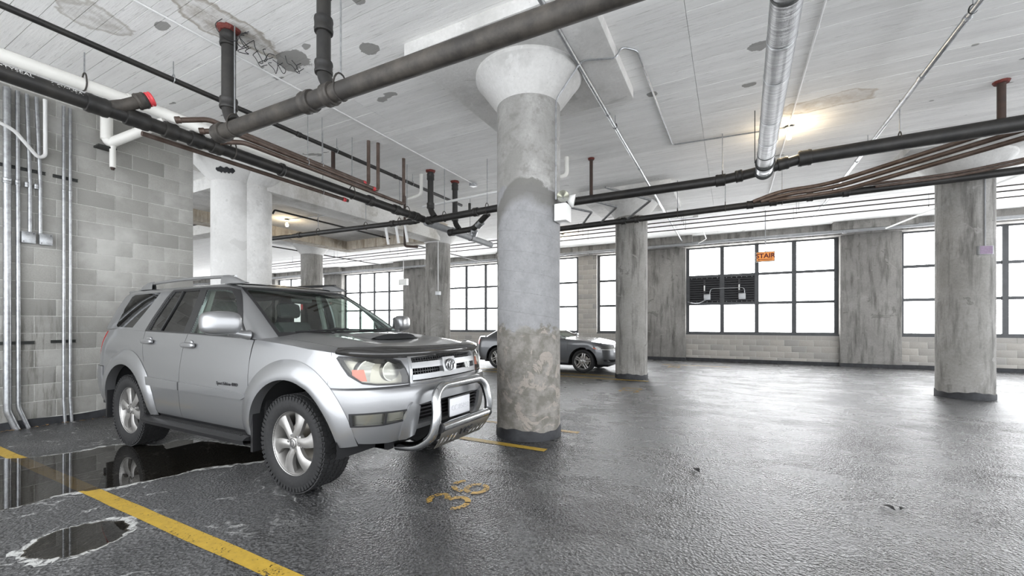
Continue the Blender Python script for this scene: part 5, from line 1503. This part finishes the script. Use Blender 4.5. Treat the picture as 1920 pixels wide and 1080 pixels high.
# bull bar
bbar = thing('bull_bar', parent=SUV)
loop = [(.645,-.40,.338),(.86,-.40,.352),(1.02,-.405,.46),(1.055,-.40,.60),(1.02,-.37,.78),(1.005,-.28,.84),(1.005,.28,.84),(1.02,.37,.78),(1.055,.40,.60),(1.02,.405,.46),(.86,.40,.352),(.645,.40,.338)]
obj('main_tube', MB().tube(fillet(loop, .11, 7), .038, 20), M['chrome'], bbar)
obj('cross_tube', MB().tube([(1.058,-.355,.520),(1.058,.355,.520)], .037, 20), M['chrome'], bbar)
for s in (-1, 1): obj('tube_end', MB().tube([(1.058,s*.352,.520),(1.058,s*.375,.520)], .041, 20), M['black'], bbar)
sk = MB(); nS = 12
def skf(y, z): # plate from the cross tube back under the bumper
    t = z
    return V(1.078-.10*max(0, t)**1.6, y, .505-.165*t)
slots = []
for k in range(-5, 6):
    if abs(k) < 2: continue
    yc = k*.062
    slots.append([(yc-.016,.48),(yc+.004,.42),(yc+.016,.46),(yc+.016,.78),(yc-.004,.84),(yc-.016,.80)])
skp = panel_mb(skf, [(-.37,0),(.37,0),(.36,.5),(.34,1),(-.34,1),(-.36,.5)], slots, step=.05, thick=.004)
obj('skid_plate', skp, M['steel'], bbar, 40, fixn=False)
mk = MB()
for a, b in (((-.085,.30),(-.06,.62)),((-.055,.62),(-.03,.30)),((-.02,.30),(0,.62)),((.005,.62),(.03,.30)),((.045,.45),(.085,.30)),((.045,.60),(.085,.62))):
    p, q = skf(*a)+V(.006,0,.002), skf(*b)+V(.006,0,.002)
    mk.tube([p, q], .006, 6)
obj('plate_emblem', mk, M['black'], bbar)
# number plate
npl = thing('number_plate', parent=SUV)
obj('plate', MB().bbox(.952,.962,-.10,.205,.545,.70,.008), M['plate'], npl)
obj('plate_rim', MB().bbox(.944,.956,-.112,.217,.534,.711,.006), M['black'], npl)
text_obj('plate_lettering', 'CC 85098', .064, M['plate_txt'], basis((0,1,0),(0,0,1),(1,0,0),(.9625,.0525,.595)), npl, ext=.003)
obj('plate_bracket', MB().box(.86,.945,.0,.10,.58,.68), M['black'], npl, smooth=0)
# badges on the doors
p = LB(LB.qx(-.80,.825),.825)
text_obj('door_badge', 'Sport Edition 4WD', .041, M['badge'], basis((1,0,0),(0,0,1),(0,-1,0),(-.82,-p.y-.002,.805)), SUV, ext=.003)
# lower body: dark box added underneath to block light, wheel wells, frame, exhaust
obj('underbody_light_block', MB().box(-3.6,.62,-.52,.52,.34,.52), M['liner'], SUV, smooth=0)
obj('cabin_floor', MB().box(-3.6,-.45,-.84,.84,.40,.46), M['liner'], SUV, smooth=0)
obj('firewall', MB().box(-.50,-.44,-.82,.82,.46,1.17), M['liner'], SUV, smooth=0)
obj('engine_bay', MB().box(-.45,.60,-.50,.50,.5,1.05), M['liner'], SUV, smooth=0)
obj('radiator_panel', MB().box(.60,.66,-.62,.62,.45,1.06), M['liner'], SUV, smooth=0)
for cx in (0, -2.79):
    for s in (-1, 1):
        mb = MB()
        mb.grid(lambda a, y: (cx+.525*math.cos(a), s*y, max(.34, .40+.525*math.sin(a))), [math.radians(-8+196*i/24) for i in range(25)], [.50,.90])
        mb.add([(cx+.525*math.cos(a), s*.50, max(.34, .40+.525*math.sin(a))) for a in [math.radians(-8+196*i/24) for i in range(25)]], [tuple(range(25))])
        obj('wheel_well', mb, M['liner'], SUV, 50)
        obj('mud_flap', MB().box(cx-.50,cx-.47,min(s*.68,s*.92),max(s*.68,s*.92),.265,.62), M['trim'], SUV, smooth=0)
for s in (-1, 1): obj('tow_hook', MB().bbox(.50,.66,min(s*.45,s*.52),max(s*.45,s*.52),.33,.42,.01), M['liner'], SUV)
# wheels
wA = make_wheel(SUV, .392, .265, .252, 'suv')
wA.location = (0, -.775, .392)
for x, s, rot in ((-2.79,-1,.4),(0,1,.2),(-2.79,1,.9)):
    w2 = copy_tree(wA, SUV); w2.location = (x, s*.775, .392)
    w2.rotation_euler = (0, rot, 0) if s < 0 else (0, rot, PI)
# cabin ------------------------------------------------------------------------
def seat(x, y, nm='front_seat', wide=.50):
    st = thing(nm, parent=SUV)
    obj('seat_base', MB().bbox(x-.02,x+.50,y-wide/2,y+wide/2,.62,.80,.05), M['seat'], st)
    m = MB().bbox(-.08,.08,-wide/2,wide/2,0,.62,.06).xf(Matrix.Translation((x,y,.76)) @ Matrix.Rotation(math.radians(-14),4,'Y'))
    obj('seat_back', m, M['seat'], st)
    m = MB().bbox(-.05,.05,-.15,.15,0,.19,.05).xf(Matrix.Translation((x-.165,y,1.415)) @ Matrix.Rotation(math.radians(-10),4,'Y'))
    obj('headrest', m, M['seat'], st)
seat(-1.72, -.38); seat(-1.72, .38)
seat(-2.62, -.42, 'rear_seat', .46); seat(-2.62, .42, 'rear_seat', .46)
ds = MB()
ds.grid(lambda y, k: ((-.52,-.55,-.80,-.98,-1.02,-.95)[k]-.05*(y/.7)**2, y, (1.16,1.19,1.215,1.19,1.10,.80)[k]+.03*math.exp(-((y-.38)/.2)**2)*(1 if k in (2,3) else 0)), [-.78+i*.06 for i in range(27)], list(range(6)))
obj('dashboard', ds, M['cabin'], SUV, 60)
sw = thing('steering_wheel', parent=SUV)
cs = V(-1.10,.38,1.12); ax = V(-.90,0,.42).normalized(); u1 = V(0,1,0); u2 = ax.cross(u1)
obj('wheel_rim', MB().tube([cs+(u1*math.cos(a)+u2*math.sin(a))*.185 for a in [2*PI*k/32 for k in range(32)]], .015, 8, closed=True), M['trim'], sw)
obj('wheel_hub', MB().tube([cs-ax*.15, cs-ax*.02, cs+ax*.01], [.04,.07,.05], 16), M['trim'], sw)
for a in (0, PI, -PI/2): obj('wheel_spoke', MB().tube([cs, cs+(u1*math.cos(a)+u2*math.sin(a))*.18], .013, 8), M['trim'], sw)
obj('rear_view_mirror', MB().ellipsoid((-1.12,.0,1.60), (.018,.125,.036), .5), M['trim'], SUV)
obj('headliner', MB().box(-3.3,-1.25,-.58,.58,1.725,1.735), M['headliner'], SUV, smooth=0)
obj('hanging_tag', MB().bbox(-1.122,-1.114,-.014,.014,1.50,1.56,.003), M['red_lens'], SUV, smooth=0)
for s in (-1, 1):
    obj('door_card', MB().box(-2.4,-.6,min(s*.80,s*.83),max(s*.80,s*.83),.50,1.20), M['headliner'], SUV, smooth=0)
    obj('belt_pillar', MB().tube([(-1.66,s*.75,1.2),(-1.66,s*.62,1.70)], .03, 8), M['headliner'], SUV)
# ---------------------------------------------------------------- graphite sedan behind the columns
SED = thing('sedan', 'dark grey sedan parked behind the patched column', 'car', (-3.56, 11.80, 0))
SB = Shell([(.20,.84),(.30,.865),(.45,.885),(.62,.890),(.76,.885),(.86,.87),(.94,.845)],
           [(.20,.74),(.30,.82),(.45,.865),(.58,.855),(.66,.84),(.74,.80),(.80,.72),(.94,.5)],
           [(.20,-3.42),(.35,-3.52),(.55,-3.58),(.75,-3.55),(.92,-3.50),(.94,-3.49)], .05, -3.05, 2.6, 2.8, xm=-1.3, barrel=.02, fixed=True)
SG = Shell([(.88,.845),(.94,.83),(1.10,.765),(1.28,.685),(1.38,.62),(1.42,.52)],
           [(.88,-.40),(.94,-.50),(1.12,-.86),(1.30,-1.26),(1.38,-1.46),(1.42,-1.62)],
           [(.88,-3.30),(.94,-3.22),(1.12,-2.92),(1.30,-2.55),(1.38,-2.38),(1.42,-2.24)], .36, .34, 3.2, 3.2)
mG = M['graphite']
ssh = curve([(-.6,.925),(-.3,.905),(0,.88),(.3,.845),(.55,.805),(.8,.76)])
rS = .335; sed_c = dict(centre=(-1.3,0,.6))
def sarc(cx, r, a0, a1, n=16): return arc(cx, .32, r, a0, a1, n)
pan('front_fender', SB, [('x',-.42,.24)]+sarc(0,.385,168,12)+[('x',.40,.24),('x',.46,.66),('x',.46,ssh(.46)),('x',.3,ssh(.3)),('x',0,ssh(0)),('x',-.3,ssh(-.3)),('x',-.42,.90)], mG, SED, **sed_c)
pan('front_door', SB, [('x',-.426,.26),('x',-.426,.905),('x',-1.50,.935),('x',-1.52,.26)], mG, SED, **sed_c)
pan('rear_door', SB, [('x',-1.526,.26),('x',-1.506,.935),('x',-2.40,.938),('x',-2.32,.62)]+sarc(-2.65,.42,32,8,5)+[('x',-2.2,.26)], mG, SED, **sed_c)
pan('rear_quarter', SB, [('x',-2.206,.26)]+sarc(-2.65,.415,10,34,5)+[('x',-2.326,.62),('x',-2.406,.938),('x',-2.9,.935),('r',.60,.935),('r',.60,.40),('x',-3.06,.24)]+sarc(-2.65,.385,168,12), mG, SED, **sed_c)
sb = [('x',.402,.25),('x',.465,.655)]
P = SB.pts(sb); P = P + [(0,.60)] + [(-q, z) for q, z in P[::-1]] + [(0,.22)]
P = SB.pts([('x',.402,.25),('x',.44,.5),('x',.465,.655)]); P = P+[(.3,.625),(0,.60),(-.3,.625)]+[(-q, z) for q, z in P[::-1]]+[(0,.22)]
iv = [(SB.qy(y, z), z) for y, z in ((-.62,.30),(.62,.30),(.66,.375),(-.66,.375))]
pan('front_bumper', SB, P, mG, SED, holes=[iv], sides=(1,), thick=.04, **sed_c)
pan('lower_intake', SB, [(SB.qy(y, z), z) for y, z in ((-.66,.27),(.66,.27),(.70,.40),(-.70,.40))], M['liner'], SED, sides=(1,), off=-.04, thick=0, **sed_c)
for k in range(3): pan('intake_slat', SB, [(SB.qy(y, z), z) for y, z in ((-.62,.312+.02*k),(.62,.312+.02*k),(.62,.318+.02*k),(-.62,.318+.02*k))], M['trim'], SED, sides=(1,), off=-.01, thick=.02, **sed_c)
for s in (-1, 1):
    h = thing('headlight', parent=SED)
    L = [('y',.42,.645),('y',.62,.632),('x',.50,.640),('x',.30,.672),('x',.26,.715),('x',.40,.738),('y',.70,.745),('y',.45,.725)]
    pan('lamp_housing', SB, L, M['trim'], h, sides=(s,), off=-.006, thick=.02, **sed_c)
    pan('lens', SB, L, M['lens'], h, sides=(s,), off=.004, thick=0, **sed_c)
    pan('side_marker', SB, [('x',.30,.675),('x',.40,.655),('x',.36,.69),('x',.285,.715)], M['orange'], h, sides=(s,), off=.006, thick=.01, **sed_c)
    pan('light_strip', SB, [('x',.42,.650),('y',.60,.638),('y',.45,.648),('y',.45,.656),('y',.60,.650),('x',.42,.664)], M['white'], h, sides=(s,), off=.006, thick=.01, **sed_c)
    pan('fog_trim', SB, [('y',.60,.33),('y',.74,.335),('y',.76,.38),('y',.70,.375)], M['chrome'], SED, sides=(s,), off=.008, thick=.015, **sed_c)
    pan('tail_lamp', SB, [('x',-3.30,.72),('r',.55,.70),('r',.55,.86),('x',-3.28,.87)], M['red_lens'], SED, sides=(s,), off=.006, thick=.02, **sed_c)
pan('front_grille', SB, [(SB.qy(y, z), z) for y, z in ((-.40,.615),(0,.605),(.40,.615),(.43,.70),(0,.70),(-.43,.70))], M['trim'], SED, sides=(1,), off=.002, thick=.02, **sed_c)
for k in range(2): pan('grille_bar', SB, [(SB.qy(y, z), z) for y, z in ((-.40,.64+.03*k),(.40,.64+.03*k),(.40,.648+.03*k),(-.40,.648+.03*k))], M['chrome'], SED, sides=(1,), off=.012, thick=.01, **sed_c)
# bonnet
def snose(q):
    x = .4
    for _ in range(12): x = SB(q, ssh(x)).x
    return SB(q, ssh(x))
SN = [snose(q) for q in [i/50*1.55 for i in range(51)]]
sx_ = np.array([p.x for p in SN]); sy_ = np.array([p.y for p in SN])
def SY(x): return max(.02, float(np.interp(min(x, SN[0].x-.002), sx_[::-1], sy_[::-1])))
def SH(x, y):
    e = min(1, abs(y)/SY(x)); cr = .055*max(0, 1-max(0, (x+.5)/(SN[0].x+.5))**4)
    return V(x, y, ssh(x)+cr*(1-e**4))
sl = [(p.x-.001, p.y*.999) for p in SN if p.x > -.5]
pan('bonnet', SH, [(-.5,0)]+[(-.5,SY(-.5)*.999)]+sl[::-1][1:]+[(x, -y) for x, y in sl[1:]]+[(-.5,-SY(-.5)*.999)], mG, SED, sides=(1,), step=.05, **sed_c)
# nose strip between bonnet edge and bumper
ns = [(q, snose(q).z-.002) for q in (0,.15,.3,.45,.6,.75,.9,.985)]
lo = [(.985,.655),(.85,.65),(.6,.64),(.3,.625),(0,.602)]
pan('nose_panel', SB, ns+lo, mG, SED, off=-.004, thick=.01, **sed_c)
# greenhouse
QS = .62
wf = gx([(-.80,.952),(-1.47,.968),(-1.47,1.325),(-1.36,1.312),(-1.12,1.19)])
wr = gx([(-1.54,.970),(-2.28,.975),(-2.42,1.02),(-2.28,1.20),(-2.12,1.300),(-1.54,1.33)])
pan('cabin_side', SG, [('q',QS,.915)]+gx([(-.86,.925),(-1.5,.935),(-2.4,.938)])+[('r',.60,.938),('r',.52,1.2),('r',.47,1.418)]+gx([(-2.0,1.418),(-1.9,1.418)])+[('q',.99,1.418),('q',QS,1.418)], mG, SED, holes=[wf, wr], step=.04, thick=.02, centre=(-1.5,0,.8))
pan('door_glass', SG, wf, M['glass'], SED, off=-.008, thick=0, centre=(-1.5,0,.8)); pan('door_glass', SG, wr, M['glass_dark'], SED, off=-.008, thick=0, centre=(-1.5,0,.8))
qs2 = [-QS+2*QS*i/12 for i in range(13)]
pan('windscreen', SG, [(q, .93) for q in qs2]+[(q, 1.39) for q in qs2[::-1]], M['glass'], SED, sides=(1,), thick=0, centre=(-1.5,0,.8))
pan('windscreen_header', SG, [(q, 1.39) for q in qs2]+[(q, 1.418) for q in qs2[::-1]], mG, SED, sides=(1,), step=.03, thick=.01, centre=(-1.5,0,.8))
def stail(y, z):
    p = SG(SG.qyr(abs(y), z), z); return V(p.x, math.copysign(p.y, y) if y else 0, z)
pan('rear_glass', stail, [(-.60,.95),(.60,.95),(.52,1.2),(.47,1.40),(-.47,1.40),(-.52,1.2)], M['glass_dark'], SED, sides=(1,), thick=0)
zT = 1.418
ho = [SG(q, zT) for q in [SG.q1(zT)*i/50 for i in range(51)]+[SG.q1(zT)+i/16 for i in range(1, 17)]]
pan('roof', lambda x, y: V(x, y, zT-.001+.028*max(0, 1-(abs(y)/.55)**2.5)*max(0, 1-abs((x+1.93)/.45)**4)), [(p.x, p.y) for p in ho]+[(p.x, -p.y) for p in ho[-2:0:-1]], mG, SED, sides=(1,), thick=0)
def sdeck(x, y): return V(x, y, .938+.02*max(0, 1-(abs(y)/.83)**3))
pan('boot_lid', sdeck, [(-2.85,-.79),(-3.25,-.76),(-3.42,-.60),(-3.495,-.3),(-3.50,0),(-3.495,.3),(-3.42,.60),(-3.25,.76),(-2.85,.79)], mG, SED, sides=(1,), thick=.02)
def srear(y, z):
    p = SB(SB.qyr(abs(y), z), z); return V(p.x, math.copysign(p.y, y) if y else 0, z)
pan('boot_face', srear, [(-.60,.24),(.60,.24),(.60,.935),(-.60,.935)], mG, SED, sides=(1,), thick=.01)
for s in (-1, 1):
    mr = obj('door_mirror', MB().ellipsoid((-.80,s*1.0,.985), (.06,.11,.07), .7), mG, SED, 60)
    obj('mirror_arm', MB().tube([(-.78,s*.86,.94),(-.79,s*.95,.96)], .025, 8), M['trim'], mr)
    for x in (-1.38,-2.25):
        p = SB(SB.qx(x,.80),.80); obj('door_handle', MB().ellipsoid((x,s*(p.y+.016),.80),(.10,.015,.016),.6), mG, SED, 60)
    pan('sill_trim', SB, [('x',-.44,.30),('x',-.44,.325),('x',-2.18,.325),('x',-2.18,.30)], M['chrome'], SED, sides=(s,), off=.006, thick=.008, **sed_c)
obj('underbody_light_block', MB().box(-3.3,.60,-.50,.50,.17,.5), M['liner'], SED, smooth=0)  # plain dark box, blocks light under the sedan as under the SUV
obj('cabin_floor', MB().box(-3.3,-.45,-.80,.80,.24,.30), M['liner'], SED, smooth=0)
obj('dashboard', MB().bbox(-1.0,-.55,-.74,.74,.6,.93,.05), M['cabin'], SED)
for y in (-.36,.36):
    for x in (-1.6,-2.4): obj('seat_back', MB().bbox(x-.1,x+.08,y-.24,y+.24,.4,1.18,.05), M['seat'], SED)
for cx in (0,-2.65):
    for s in (-1, 1):
        mb = MB()
        mb.grid(lambda a, y: (cx+.40*math.cos(a), s*y, max(.2, .32+.40*math.sin(a))), [math.radians(-8+196*i/20) for i in range(21)], [.5,.85])
        mb.add([(cx+.40*math.cos(a), s*.50, max(.2, .32+.40*math.sin(a))) for a in [math.radians(-8+196*i/20) for i in range(21)]], [tuple(range(21))])
        obj('wheel_well', mb, M['liner'], SED, 50)
wB = make_wheel(SED, .325, .22, .225, 'sedan')
wB.location = (0,-.755,.325)
for x, s, rot in ((-2.65,-1,.5),(0,1,.2),(-2.65,1,.8)):
    w2 = copy_tree(wB, SED); w2.location = (x, s*.755, .325); w2.rotation_euler = (0, rot, 0) if s < 0 else (0, rot, PI)
